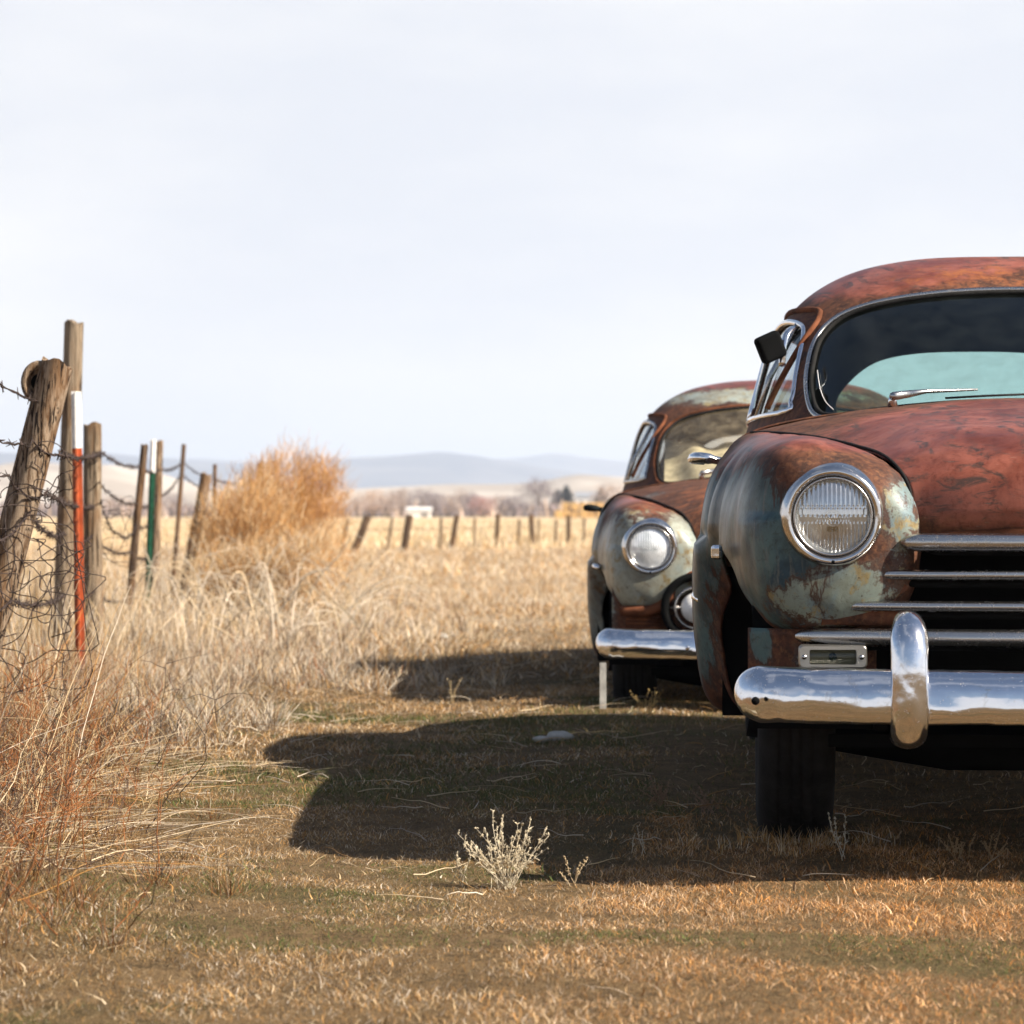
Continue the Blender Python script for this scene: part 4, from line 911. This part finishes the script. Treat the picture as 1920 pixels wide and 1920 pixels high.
# --- short cropped grass
def turf(n, y0, y1, margin, hmin, hmax, wd, green=True):
    x, y = scatter(n, y0, y1, margin); p = np.stack([x, y], -1)
    a = vn(p, 1.1, 1); b = vn(p, 3.7, 2); gmask = np.clip((vn(p * np.array([.8, 1.6]), 1.0, 5) + .35 - .5 * (y < 8.0)) * 2.2, 0, 1) * (y < 12.5) * np.exp(-((x + .2) / 1.7) ** 4)
    keep = RNG.uniform(size=n) < np.clip(.66 + .75 * b, .12, 1); x, y, a, b, gmask = x[keep], y[keep], a[keep], b[keep], gmask[keep]; n = len(x)
    under = (x > .45) & (x < 2.3) & (y > 6.95) & (y < 11.2) & (RNG.uniform(size=n) < .8); k2 = ~under; x, y, a, b, gmask = x[k2], y[k2], a[k2], b[k2], gmask[k2]; n = len(x)  # blades thinned below the near car, to deepen the shade there
    h = RNG.uniform(hmin, hmax, n) * (1 + .35 * a); c = pal(n, [1.2, 2.4, 3.2, 2.2, 3.4, 1, 1.6]) * RNG.uniform(.32, 1.5, (n, 1)) * (1 + .25 * b)[:, None]
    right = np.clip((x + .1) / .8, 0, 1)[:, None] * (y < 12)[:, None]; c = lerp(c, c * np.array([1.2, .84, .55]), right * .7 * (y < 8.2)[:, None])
    gr = np.array([.085, .10, .028]) * RNG.uniform(.6, 1.4, (n, 1)); pick = (RNG.uniform(size=n) < gmask * .75)[:, None]; c = np.where(pick, gr, c)
    lean = RNG.normal(0, 1, (n, 3)) * (h * RNG.uniform(.3, 1.1, n))[:, None]; lean[:, 2] = -np.abs(lean[:, 2]) * .3
    lean = lean * RNG.uniform(.8, 2.2, (n, 1))
    return ribbons(ground_pts(x, y), h, lean, np.full(n, wd) * RNG.uniform(.6, 1.4, n), c, 3, .45)
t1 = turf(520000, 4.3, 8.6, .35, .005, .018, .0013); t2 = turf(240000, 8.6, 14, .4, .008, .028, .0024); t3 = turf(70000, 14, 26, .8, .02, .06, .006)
wx, wy = RNG.normal(0, 1, 60), RNG.normal(0, 1, 60); wx = .70 + .12 * wx; wy = 7.08 + .10 * wy - .05
t4 = tufts(60, 16, wx, wy, RNG.uniform(.02, .06, 60), .02, .002, [1, 2, 3, 2, 2, 1, 1], .9)
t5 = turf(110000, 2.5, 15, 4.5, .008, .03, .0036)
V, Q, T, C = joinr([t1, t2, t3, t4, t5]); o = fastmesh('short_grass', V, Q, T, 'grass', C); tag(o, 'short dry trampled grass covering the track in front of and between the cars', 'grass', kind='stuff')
# --- pasture bunch grass beyond
parts = []
nt_ = 2600; x, y = scatter(nt_, 16, 36, 1.2); k_ = (x > fence_x(y) - .5) & (vn(np.stack([x, y], -1), .6, 4) + np.clip((y - 20) / 10, -.6, .5) - .35 * ((x > -.2) & (y < 22)) > -.05); x, y = x[k_], y[k_]
parts.append(tufts(len(x), 26, x, y, RNG.uniform(.04, .15, len(x)), .16, .006, [1.0, 2, 1.6, 1.6, 1, 2.6, 3.5], 1.3))
nt_ = 3600; x, y = scatter(nt_, 36, 64, 2); parts.append(tufts(nt_, 12, x, y, RNG.uniform(.06, .20, nt_), .40, .013, [1.6, 2.2, 1.4, 2.4, .6, 3, 2.8], 1.3, seg=2))
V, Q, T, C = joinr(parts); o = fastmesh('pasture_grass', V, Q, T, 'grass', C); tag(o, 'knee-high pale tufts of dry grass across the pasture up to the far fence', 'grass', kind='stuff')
# --- stubble field behind the far fence
nt_ = 5200; y = 64 + 260 * RNG.uniform(0, 1, nt_) ** 1.6; x = RNG.uniform(-1, 1, nt_) * (.1724 * y + 3); V, Q, T, C = tufts(nt_, 7, x, y, RNG.uniform(.15, .30, nt_), .5, .035, [4, 3, .5, .5, 0, 1.5, 0], .6, seg=2)
x = RNG.uniform(-14, 0, 2600); y = RNG.uniform(9, 60, 2600); k_ = (x < fence_x(y) - 1.0) & (x > -.1724 * y - 1.5); x, y = x[k_], y[k_]; p2 = tufts(len(x), 20, x, y, RNG.uniform(.12, .3, len(x)), .2, .008, [4, 3, .6, 1.2, 0, 1.5, 0], .6)
V, Q, T, C = joinr([(V, Q, T, C), p2]); o = fastmesh('stubble', V, Q, T, 'grass', C); tag(o, 'golden dry stubble in the field beyond the fences', 'grass', kind='stuff')

# --- tall dry grass along the fence
parts = []
def strip(n, y0, y1, off, sd_, h0, h1, per, wd, wts, lean, tm=1.0, seg=4, cu=.06):
    y = np.sqrt(RNG.uniform(y0 ** 2, y1 ** 2, n)); x = fence_x(y) + off + RNG.normal(0, sd_, n); h = RNG.uniform(h0, h1, n)
    parts.append(tufts(n, per, x, y, h, .05, wd, wts, lean, tm, seg, cu + (.30 if wts is GY else 0)))
RB = [.6, .8, 1.6, 3.6, 3.0, .3, .3, 3, 3]; GY = [1.2, 1.2, .8, .5, 1.2, 3.0, 3.6, .4, 1.2]
strip(80, 5.4, 9.5, -.10, .10, .08, .26, 46, .0014, RB, 1.0, .8, cu=.25)
strip(260, 5.0, 10.5, .06, .24, .03, .13, 70, .0016, RB, 1.3, .7, cu=.3)
strip(26, 6.0, 10, .0, .12, .12, .32, 24, .0016, [3, 2, 1, 2, .5, 1, .3, 2, 1], .9, cu=.15)
strip(130, 9, 14, -.04, .18, .08, .26, 50, .0026, [1.0, 1.2, 1.2, 2, 2, 1.2, 1.4, 1.6, 2.4], .9)
strip(260, 9.5, 16, .38, .24, .05, .17, 50, .0034, GY, 1.2, .9)
strip(420, 13, 20, .70, .42, .04, .16, 42, .0045, GY, 1.1, .95)
strip(120, 14, 22, .05, .25, .12, .38, 34, .0045, [2, 2, .8, .8, .8, 3, 2.4], .6)
strip(360, 18, 27, 1.15, .65, .05, .20, 36, .006, GY, 1.1)
strip(90, 20, 34, .6, .6, .2, .5, 26, .006, [2.5, 2.5, 1, 1, .3, 3, 2], .45)
strip(140, 10, 24, -.6, .35, .25, .6, 30, .0045, [2.2, 2.5, 1.2, 1.2, .6, 2, 1], .4)
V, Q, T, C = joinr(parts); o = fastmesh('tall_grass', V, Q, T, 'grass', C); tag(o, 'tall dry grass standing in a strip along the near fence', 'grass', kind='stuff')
# --- long pale stalks: arching out of the verge, and straw lying flat
def stalks(P0, P1, arch_, wd, col, kinks=.012, n=12):
    """list of curved round stalks from P0 to P1"""
    out = []
    for a, b, ar, w, c in zip(P0, P1, arch_, wd, col):
        a = Vector(a); b = Vector(b); L_ = (b - a).length; m = n; kx = RNG.normal(0, 1, (4, 3)) * kinks * L_
        P = []
        for i in range(m + 1):
            f = i / m; p = a.lerp(b, f); p.z += ar * 4 * f * (1 - f) * .5 + ar * math.sin(f * math.pi) * .5
            p += Vector(kx[0] * math.sin(f * 5) + kx[1] * math.sin(f * 11) * .6 + kx[2] * math.sin(f * 19) * .25); P.append(p)
        V, F = tube(P, [w * (1 - .75 * i / m) for i in range(m + 1)], 4, cap=False); out.append((np.array([tuple(v) for v in V]), np.array(F), np.zeros((0, 3), int), np.tile(np.array(c), (len(V), 1)) * RNG.uniform(.85, 1.15)))
    return out
st = []
n = 55; y = RNG.uniform(5.6, 9.0, n); x = fence_x(y) + RNG.uniform(-.1, .35, n); P0 = ground_pts(x, y)
ang = RNG.normal(.95, .35, n); Ls = RNG.uniform(.2, .62, n); P1 = P0 + np.stack([np.cos(ang) * Ls * .8, RNG.normal(0, .15, n), np.abs(np.sin(ang)) * Ls], -1)
st += stalks(P0, P1, RNG.uniform(0, .06, n), RNG.uniform(.0010, .0022, n), pal(n, [4, 2, .5, 2, .3, 3, 0]))
n = 480; y = RNG.uniform(6.3, 9.6, n); x = fence_x(y) + RNG.uniform(-.1, .55, n) ; P0 = ground_pts(x, y) + np.array([0, 0, .01]); an = RNG.normal(0, .55, n) + RNG.choice([0, math.pi], n, p=[.8, .2]); Ls = RNG.uniform(.05, .40, n)
P1 = P0 + np.stack([np.cos(an) * Ls, np.sin(an) * Ls, RNG.uniform(0, .05, n)], -1); st += stalks(P0, P1, RNG.uniform(0, .02, n), RNG.uniform(.0007, .0015, n), pal(n, [4, 2, 1, 1, .6, 3, 1]), .008)
n = 240; y = RNG.uniform(17, 23.0, n); x = fence_x(y) + RNG.uniform(-.2, 1.5, n); P0 = ground_pts(x, y); an = RNG.uniform(-.3, 3.4, n); Ls = RNG.uniform(.2, .7, n) * (1 + .3 * (y > 20)); P1 = P0 + np.stack([np.cos(an) * Ls, RNG.normal(0, .2, n), np.abs(np.sin(an)) * Ls * .7 + .05], -1)
st += stalks(P0, P1, RNG.uniform(.05, .35, n), RNG.uniform(.003, .0055, n), pal(n, [4, 1, 0, 0, 0, 5, 1]), .03)
n = 620; y = np.sqrt(RNG.uniform(36, 300, n)); x = fence_x(y) + RNG.uniform(.2, 1, n) ** 1.4 * 3.0; P0 = ground_pts(x, y) + np.array([0, 0, .015]); an = RNG.uniform(0, 6.28, n); Ls = RNG.uniform(.05, .22, n); P1 = P0 + np.stack([np.cos(an) * Ls, np.sin(an) * Ls, RNG.uniform(0, .03, n)], -1)
st += stalks(P0, P1, RNG.uniform(0, .008, n), RNG.uniform(.0008, .0018, n), pal(n, [4, 2, 1, 1, .6, 3, 1]), .02, 6)
for i in range(560):
    y_ = RNG.uniform(5.4, 9.8); x_ = float(fence_x(y_)) + RNG.normal(.05, .20); b_ = Vector((x_, y_, float(gz(x_, y_)))); L_ = RNG.uniform(.10, .38); a_ = RNG.normal(.25, .5)
    tip = b_ + Vector((math.sin(a_) * L_, RNG.normal(0, .1), math.cos(a_) * L_)); col_ = [(.30, .115, .04), (.12, .07, .045), (.50, .36, .2), (.05, .035, .03)][RNG.choice(4, p=[.4, .3, .2, .1])]
    A_ = [b_]; B_ = [tip]; 
    for j in range(6): f_ = RNG.uniform(.25, .95); p_ = b_.lerp(tip, f_); A_.append(p_); B_.append(p_ + Vector((RNG.normal(0, .5), RNG.normal(0, .4), RNG.uniform(0, .9))) * L_ * .3)
    st += stalks(A_, B_, RNG.uniform(0, .02, 7), [.0016] + [.0010] * 6, [col_] * 7, .03, 7)
V, Q, T, C = joinr(st); o = fastmesh('straw_stalks', V, Q, T, 'grass', C); tag(o, 'long pale straw stalks arching out of the verge and lying flat at lower left', 'straw', kind='stuff')

# --- tumbleweed caught on the fence
def tumbleweed(px0, px1, py_top, Y, depth, n, label, colw, seed, base_frac=.5):
    rg = np.random.default_rng(seed); k = FPX / Y; cx = ((px0 + px1) / 2 - 960) / k; rx = (px1 - px0) / 2 / k; top = CAMH + (960 - py_top) / k
    rt = empty('tumbleweed', (cx, Y, 0)); tag(rt, label, 'tumbleweed')
    u = rg.normal(0, 1, (n, 3)); u /= np.linalg.norm(u, axis=1, keepdims=True); r = rg.uniform(0, 1, n) ** .45
    su = np.sign(u) * np.abs(u) ** .72; P = su * r[:, None] * np.array([rx, depth, top * .5]) + np.array([0, 0, top * .50]); lump = 1 + .24 * vn(u, 1.7, seed)[:, None] + .10 * vn(u, 5, seed + 1)[:, None]; P = (P - np.array([0, 0, top * .5])) * lump + np.array([0, 0, top * .5])
    P[:, 2] *= 1 - .22 * np.clip(-P[:, 0] / rx, 0, 1) ** 1.3; P[:, 0] = P[:, 0] * .92 + .10 * rx * (P[:, 2] / top - .5)
    P[:, 2] = np.maximum(P[:, 2], .02)
    d = u * .8 + np.array([.55, 0, .55]) + rg.normal(0, .85, (n, 3)); d /= np.linalg.norm(d, axis=1, keepdims=True); Ls = rg.uniform(.05, .22, n)
    base = np.array([[.60,.33,.12],[.50,.25,.08],[.66,.44,.22],[.40,.22,.09],[.62,.50,.34]]); c = base[rg.choice(5, n, p=colw)] * (1 + rg.normal(0, .15, (n, 1)))
    V, Q, T, C = ribbons(P, Ls * d[:, 2], d * Ls[:, None] * np.array([1, 1, 0]), rg.uniform(.003, .0065, n), np.clip(c, .02, .9), 3, .55, rng=rg)
    o = fastmesh('twigs', V, Q, T, 'twig', C); o.parent = rt
    m = 90; st = []; 
    for i in range(m):
        a = rg.uniform(0, 6.28); e = rg.uniform(.15, 1.4); L_ = rg.uniform(.6, 1.0); p1 = Vector((math.cos(a) * math.cos(e) * rx * L_, math.sin(a) * math.cos(e) * depth * L_, .05 + math.sin(e) * top * L_ * .9)); q0 = Vector((rg.normal(0, .08), rg.normal(0, .05), .0)); P_ = []
        for j in range(10):
            f = j / 9; pp = q0.lerp(p1, f); pp += Vector((math.sin(f * 6 + i) * .03, 0, math.sin(f * math.pi) * .08)); P_.append(pp)
        vv, ff = tube(P_, [.006 * (1 - .8 * j / 9) for j in range(10)], 4, cap=False); st.append((np.array([tuple(v) for v in vv]), np.array(ff), np.zeros((0, 3), int), np.tile([.42, .30, .18], (len(vv), 1))))
    V, Q, T, C = joinr(st); o = fastmesh('branches', V, Q, T, 'twig', C); o.parent = rt
    return rt
tumbleweed(410, 662, 846, 24.0, .50, 17000, 'big orange tumbleweed heaped against the near fence, its top against the sky', [.38, .30, .20, .12, 0], 5)
tumbleweed(345, 560, 895, 22.6, .40, 9000, 'paler lower tumbleweed in front of and left of the big orange one', [.26, .16, .30, .1, .18], 6)
tumbleweed(350, 650, 1010, 21.4, .35, 7000, 'low greyish tangle of dead weeds at the foot of the tumbleweeds', [.08, .06, .34, .14, .38], 8)

# --- small dry weeds
def weed(px, py, Y, h, spread, n, label, seed, col=(.62, .52, .38), heads=True, group=None):
    rg = np.random.default_rng(seed); b = at(px, py, Y); bz = float(gz(b.x, Y)); rt = empty('dry_weed', (b.x, Y, bz)); tag(rt, label, 'weed', group); st = []; hd = []
    for i in range(n):
        a = rg.uniform(-1, 1) * spread; L_ = h * rg.uniform(.45, 1.0); tip = Vector((math.sin(a) * L_, rg.normal(0, .25) * L_, math.cos(a) * L_)); q0 = Vector((rg.normal(0, .012), rg.normal(0, .012), 0)); P_ = []
        for j in range(9):
            f = j / 8; pp = q0.lerp(tip, f) + Vector((math.sin(f * 5 + i), math.cos(f * 4 + i), 0)) * L_ * .035; P_.append(pp)
        vv, ff = tube(P_, [.0010 * (1 - .5 * j / 8) for j in range(9)], 5); st.append((vv, ff))
        for j in range(3, 9):
            for _ in range(2):
                d = (tip - q0).normalized() + Vector(rg.normal(0, .7, 3)); d.normalize(); l_ = L_ * rg.uniform(.06, .20) * (1.2 - j / 9); e = P_[j] + d * l_; vv, ff = tube([P_[j], P_[j].lerp(e, .5) + Vector((0, 0, .002)), e], [.0009, .0008, .0006], 4); st.append((vv, ff))
                if heads:
                    for q_ in range(4):
                        c_ = P_[j].lerp(e, .3 + .25 * q_) + Vector(rg.normal(0, .0012, 3)); w_ = rg.uniform(.0007, .0015)
                        hd.append(([c_ + Vector((w_, 0, 0)), c_ + Vector((0, w_, 0)), c_ + Vector((-w_, 0, 0)), c_ + Vector((0, -w_, 0)), c_ + d * w_ * 2, c_ - d * w_ * 2], [(0, 1, 4), (1, 2, 4), (2, 3, 4), (3, 0, 4), (1, 0, 5), (2, 1, 5), (3, 2, 5), (0, 3, 5)]))
    V, F = merge(st); mk('stems', V, F, 'twig', rt, attr=np.tile([*col, 1], (len(V), 1)), attrname='tint')
    if hd: V, F = merge(hd); mk('seed_heads', V, F, 'twig', rt, smooth=False, attr=np.tile([col[0] * 1.1, col[1] * 1.1, col[2] * 1.05, 1], (len(V), 1)), attrname='tint')
    return rt
G_ = 'small dry weeds in the foreground'
weed(945, 1648, 6.46, .16, .80, 34, 'pale branching weed, the largest one, standing alone in the foreground', 1, (.66, .56, .40), group=G_)
weed(870, 1640, 6.5, .085, .5, 5, 'small pale weed leaning left beside the largest one', 2, (.66, .56, .40), group=G_)
weed(1075, 1640, 6.5, .07, .9, 4, 'low sprawling weed just right of the largest one', 3, (.55, .42, .26), group=G_)
weed(1196, 1600, 6.95, .07, .3, 3, 'thin upright weed at the edge of the car shadow', 4, (.55, .48, .36), False, group=G_)
weed(1575, 1615, 6.75, .11, .25, 3, 'thin nodding weed in front of the front wheel', 5, (.60, .54, .42), group=G_)
weed(1790, 1612, 6.8, .075, .8, 8, 'bushy little weed below the bumper at right', 6, (.42, .28, .15), group=G_)
weed(1865, 1612, 6.8, .065, .8, 6, 'rightmost little weed below the bumper', 7, (.42, .28, .15), group=G_)
weed(1240, 1520, 7.9, .09, .9, 9, 'brown weed in the shaded grass left of the front wheel', 8, (.34, .22, .15), group=G_)
weed(1330, 1540, 7.7, .08, .9, 9, 'brown weed in the shade closest to the front wheel', 9, (.34, .22, .15), group=G_)
weed(846, 1320, 12.3, .12, .35, 5, 'dead weed in the sunlit gap between the two car shadows', 10, (.50, .38, .22), group=G_)
weed(1215, 1345, 11.6, .12, .7, 9, 'yellow weed in front of the rear car', 11, (.60, .42, .18), group=G_)
for i, (px, py, Y, s_, lb) in enumerate([(1048, 1388, 10.4, .05, 'pale stone lying in the shadow of the nearer car'), (1016, 1390, 10.3, .03, 'smaller pale stone left of the other in the shadow'), (826, 1196, 18.8, .05, 'flat pale stone in the sunlit pasture')]):
    b = at(px, py, Y); rg = np.random.default_rng(i); V = []; 
    for a in np.linspace(0, math.pi, 12):
        for t in np.linspace(0, 2 * math.pi, 20, endpoint=False): V.append((s_ * math.sin(a) * math.cos(t), s_ * .7 * math.sin(a) * math.sin(t), s_ * .42 * math.cos(a)))
    V = np.array(V); V *= (1 + .16 * vn(V / s_, 1.4, i))[:, None]; o = mk('stone', V, gridfaces(12, 20, True), 'stone'); o.location = (b.x, Y, .012); tag(o, lb, 'stone', 'pale stones on the grass')

# ================================================================== FAR BACKGROUND
def baretree(px, py_top, Y, w, label, cols, seed, dens=1.0, evergreen=False):
    rg = np.random.default_rng(seed); k = FPX / Y; x = (px - 960) / k; h = CAMH + (960 - py_top) / k; name = 'evergreen_tree' if evergreen else 'bare_tree'
    rt = empty(name, (x, Y, 0)); tag(rt, label, 'tree', 'trees beyond the field'); st = []
    ntr = 1 if evergreen else 4
    for i in range(ntr): st.append(tube([(rg.normal(0, .1), 0, 0), (rg.normal(0, w * .08), 0, h * .35), (rg.normal(0, w * .2), rg.normal(0, .3), h * .8)], [.14 * h / 5, .09 * h / 5, .02], 6))
    V, F = merge(st); mk('trunk', V, F, 'wood2', rt)
    n = int(1500 * dens); u = rg.normal(0, 1, (n, 3)); u /= np.linalg.norm(u, axis=1, keepdims=True); r = rg.uniform(0, 1, n) ** .4
    P = u * r[:, None] * np.array([w / 2, w / 2.6, h * .44]) * (1 + .22 * vn(u, 2.3, seed))[:, None]; P[:, 2] += h * .54
    if evergreen: P[:, :2] *= np.clip(1.25 - P[:, 2:3] / h, .1, 1)
    P[:, 2] = np.maximum(P[:, 2], .05); d = u + np.array([0, 0, .6]) + rg.normal(0, .5, (n, 3)); d /= np.linalg.norm(d, axis=1, keepdims=True); Ls = rg.uniform(.25, .7, n) * h / 5
    cc = np.array(cols)[rg.integers(0, len(cols), n)] * (1 + rg.normal(0, .15, (n, 1)))
    V, Q, T, C = ribbons(P, Ls * d[:, 2], d * Ls[:, None] * np.array([1, 1, 0]), rg.uniform(.05, .12, n) * (1.6 if evergreen else 1) * h / 5, np.clip(cc, .01, .9), 2, .1, rng=rg)
    o = fastmesh('crown', V, Q, T, 'twig', C); o.parent = rt; return rt
tan = [(.42, .32, .27), (.34, .26, .24), (.50, .38, .30)]; ora = [(.60, .36, .20), (.50, .30, .18), (.55, .40, .30)]; gry = [(.22, .18, .19), (.30, .24, .24)]; red = [(.42, .17, .14), (.35, .2, .18)]; drk = [(.045, .055, .06), (.07, .07, .075)]
TR = [(672, 925, 440, 5, tan, 'pinkish bare tree rising just right of the tumbleweed'), (700, 918, 455, 5, ora, 'orange-tinted willow right of the tumbleweed'), (728, 922, 445, 5, tan, 'bare tree between the orange willow and the low white shed'), (752, 915, 460, 4, tan, 'slender bare tree behind the left end of the shed'),
      (790, 916, 450, 5, gry, 'grey bare tree directly behind the low white shed'), (815, 922, 440, 4, gry, 'dark grey bare bush right of the shed'), (842, 926, 450, 4, tan, 'low pinkish bare tree between the shed and the red bush'), (866, 918, 470, 4, tan, 'tall bare tree left of the red bush'), (884, 924, 445, 3.5, gry, 'small grey tree touching the red bush'),
      (905, 928, 440, 4.5, red, 'reddish bare bush in the middle of the tree line'), (938, 926, 470, 4, tan, 'bare tree just right of the red bush'), (962, 928, 460, 4, gry, 'low grey bush left of the round dark tree'), (1008, 898, 470, 7, gry, 'biggest round bare tree, dark grey, left of the farmhouse'),
      (40, 925, 440, 6, tan, 'bare tree seen behind the leaning post'), (215, 930, 450, 6, tan, 'bare tree seen right of the grey post'), (320, 925, 440, 6, gry, 'grey bare tree seen left of the tumbleweed'), (1150, 905, 430, 7, tan, 'bare tree half hidden by the rear car')]
for i, (px, py, Y, w, c_, lb) in enumerate(TR): baretree(px, py, Y, w, lb, c_, 40 + i)
baretree(1062, 912, 480, 3.8, 'dark evergreen between the round bare tree and the farmhouse', drk, 70, evergreen=True); baretree(1046, 918, 480, 3.2, 'smaller dark evergreen left of the other', drk, 71, evergreen=True); baretree(1128, 912, 480, 3.2, 'dark evergreen right of the farmhouse', drk, 72, evergreen=True)
# scrub band that reads as one mass
n = 26000; y = RNG.uniform(455, 900, n); x = RNG.uniform(-1, 1, n) * (.1724 * y + 20); hh = RNG.uniform(.8, 2.6, n) * (1 + .5 * vn(np.stack([x, y], -1), .06, 3)); bc = np.array([(.40, .31, .26), (.30, .23, .22), (.50, .36, .26), (.20, .17, .17)])
c = bc[RNG.integers(0, 4, n)] * (1 + RNG.normal(0, .2, (n, 1))); V, Q, T, C = ribbons(np.stack([x, y, 0 * x], -1), hh, RNG.normal(0, .6, (n, 3)) * np.array([1, 1, 0]), RNG.uniform(.5, 1.1, n), np.clip(c, .02, .9), 3, .15)
o = fastmesh('scrub', V, Q, T, 'twig', C); tag(o, 'far-off band of bare scrub at the foot of the hills', 'scrub', kind='stuff')
# farmhouse
def gable(nm, px, Y, w, d, h, rh, label, cat, wall, roofm, win=True, zb=0):
    x = (px - 960) / FPX * Y; rt = empty(nm, (x, Y, zb)); tag(rt, label, cat)
    mk('wall', *box(-w / 2, w / 2, -d / 2, d / 2, 0, h), wall, rt, smooth=False)
    V = [(-w / 2 - .2, -d / 2 - .2, h), (w / 2 + .2, -d / 2 - .2, h), (w / 2 + .2, d / 2 + .2, h), (-w / 2 - .2, d / 2 + .2, h), (-w / 2 - .2, 0, h + rh), (w / 2 + .2, 0, h + rh)]
    mk('roof', V, [(0, 1, 5, 4), (2, 3, 4, 5), (1, 2, 5), (3, 0, 4), (3, 2, 1, 0)], roofm, rt, smooth=False)
    if win:
        for q_ in (-.3, .05, .32): mk('window', *box(w * q_ - .35, w * q_ + .35, -d / 2 - .05, -d / 2 - .003, h * .35, h * .75), 'dark', rt, smooth=False)
    else: mk('door', *box(w * .1, w * .1 + 1.0, -d / 2 - .05, -d / 2 - .003, 0.02, h * .8), 'bar', rt, smooth=False)
    return rt
M['tinroof'] = simple('grey_tin_roof', (.35, .36, .38), .5, .3); M['beige'] = simple('beige_boards', (.55, .48, .38), .8)
gable('farmhouse', 1104, 500, 4.2, 5, 2.7, .9, 'small white farmhouse with dark windows behind the hay stack', 'farmhouse', 'white', 'tinroof', zb=.6)
gable('shed', 786, 430, 3.4, 2.6, 1.0, .5, 'low white shed at the far edge of the golden field', 'shed', 'white', 'white', False)
# hay stack
M['hay'] = simple('baled_hay', (.52, .32, .11), .95, var=.35, scale=3, bump=.8)
bl = None; Yh = 395; rowlab = ['bottom row', 'middle row', 'top row']
for r_ in range(2):
    for c_ in range(7):
        if r_ == 1 and c_ in (0,): continue
        V, F = box(-.52, .52, -.9, .9, 0, 1.02)
        if bl is None: bl = mk('hay_bale', V, F, 'hay', smooth=False); bevel(bl, .12, 3); o = bl
        else: o = bl.copy(); COL.objects.link(o)
        o.location = ((1046 - 960) / FPX * Yh + c_ * 1.10 + .1 * random.random(), Yh + .4 * random.random(), .0 + r_ * 1.03); o.rotation_euler = (0, 0, random.uniform(-.08, .08))
        nth = ['leftmost', 'second', 'third', 'fourth', 'fifth', 'sixth', 'last'][c_]
        tag(o, f"{nth} hay bale from the left in the {'upper' if r_ else 'lower'} layer of the far stack", 'hay bale', 'stacked hay bales')
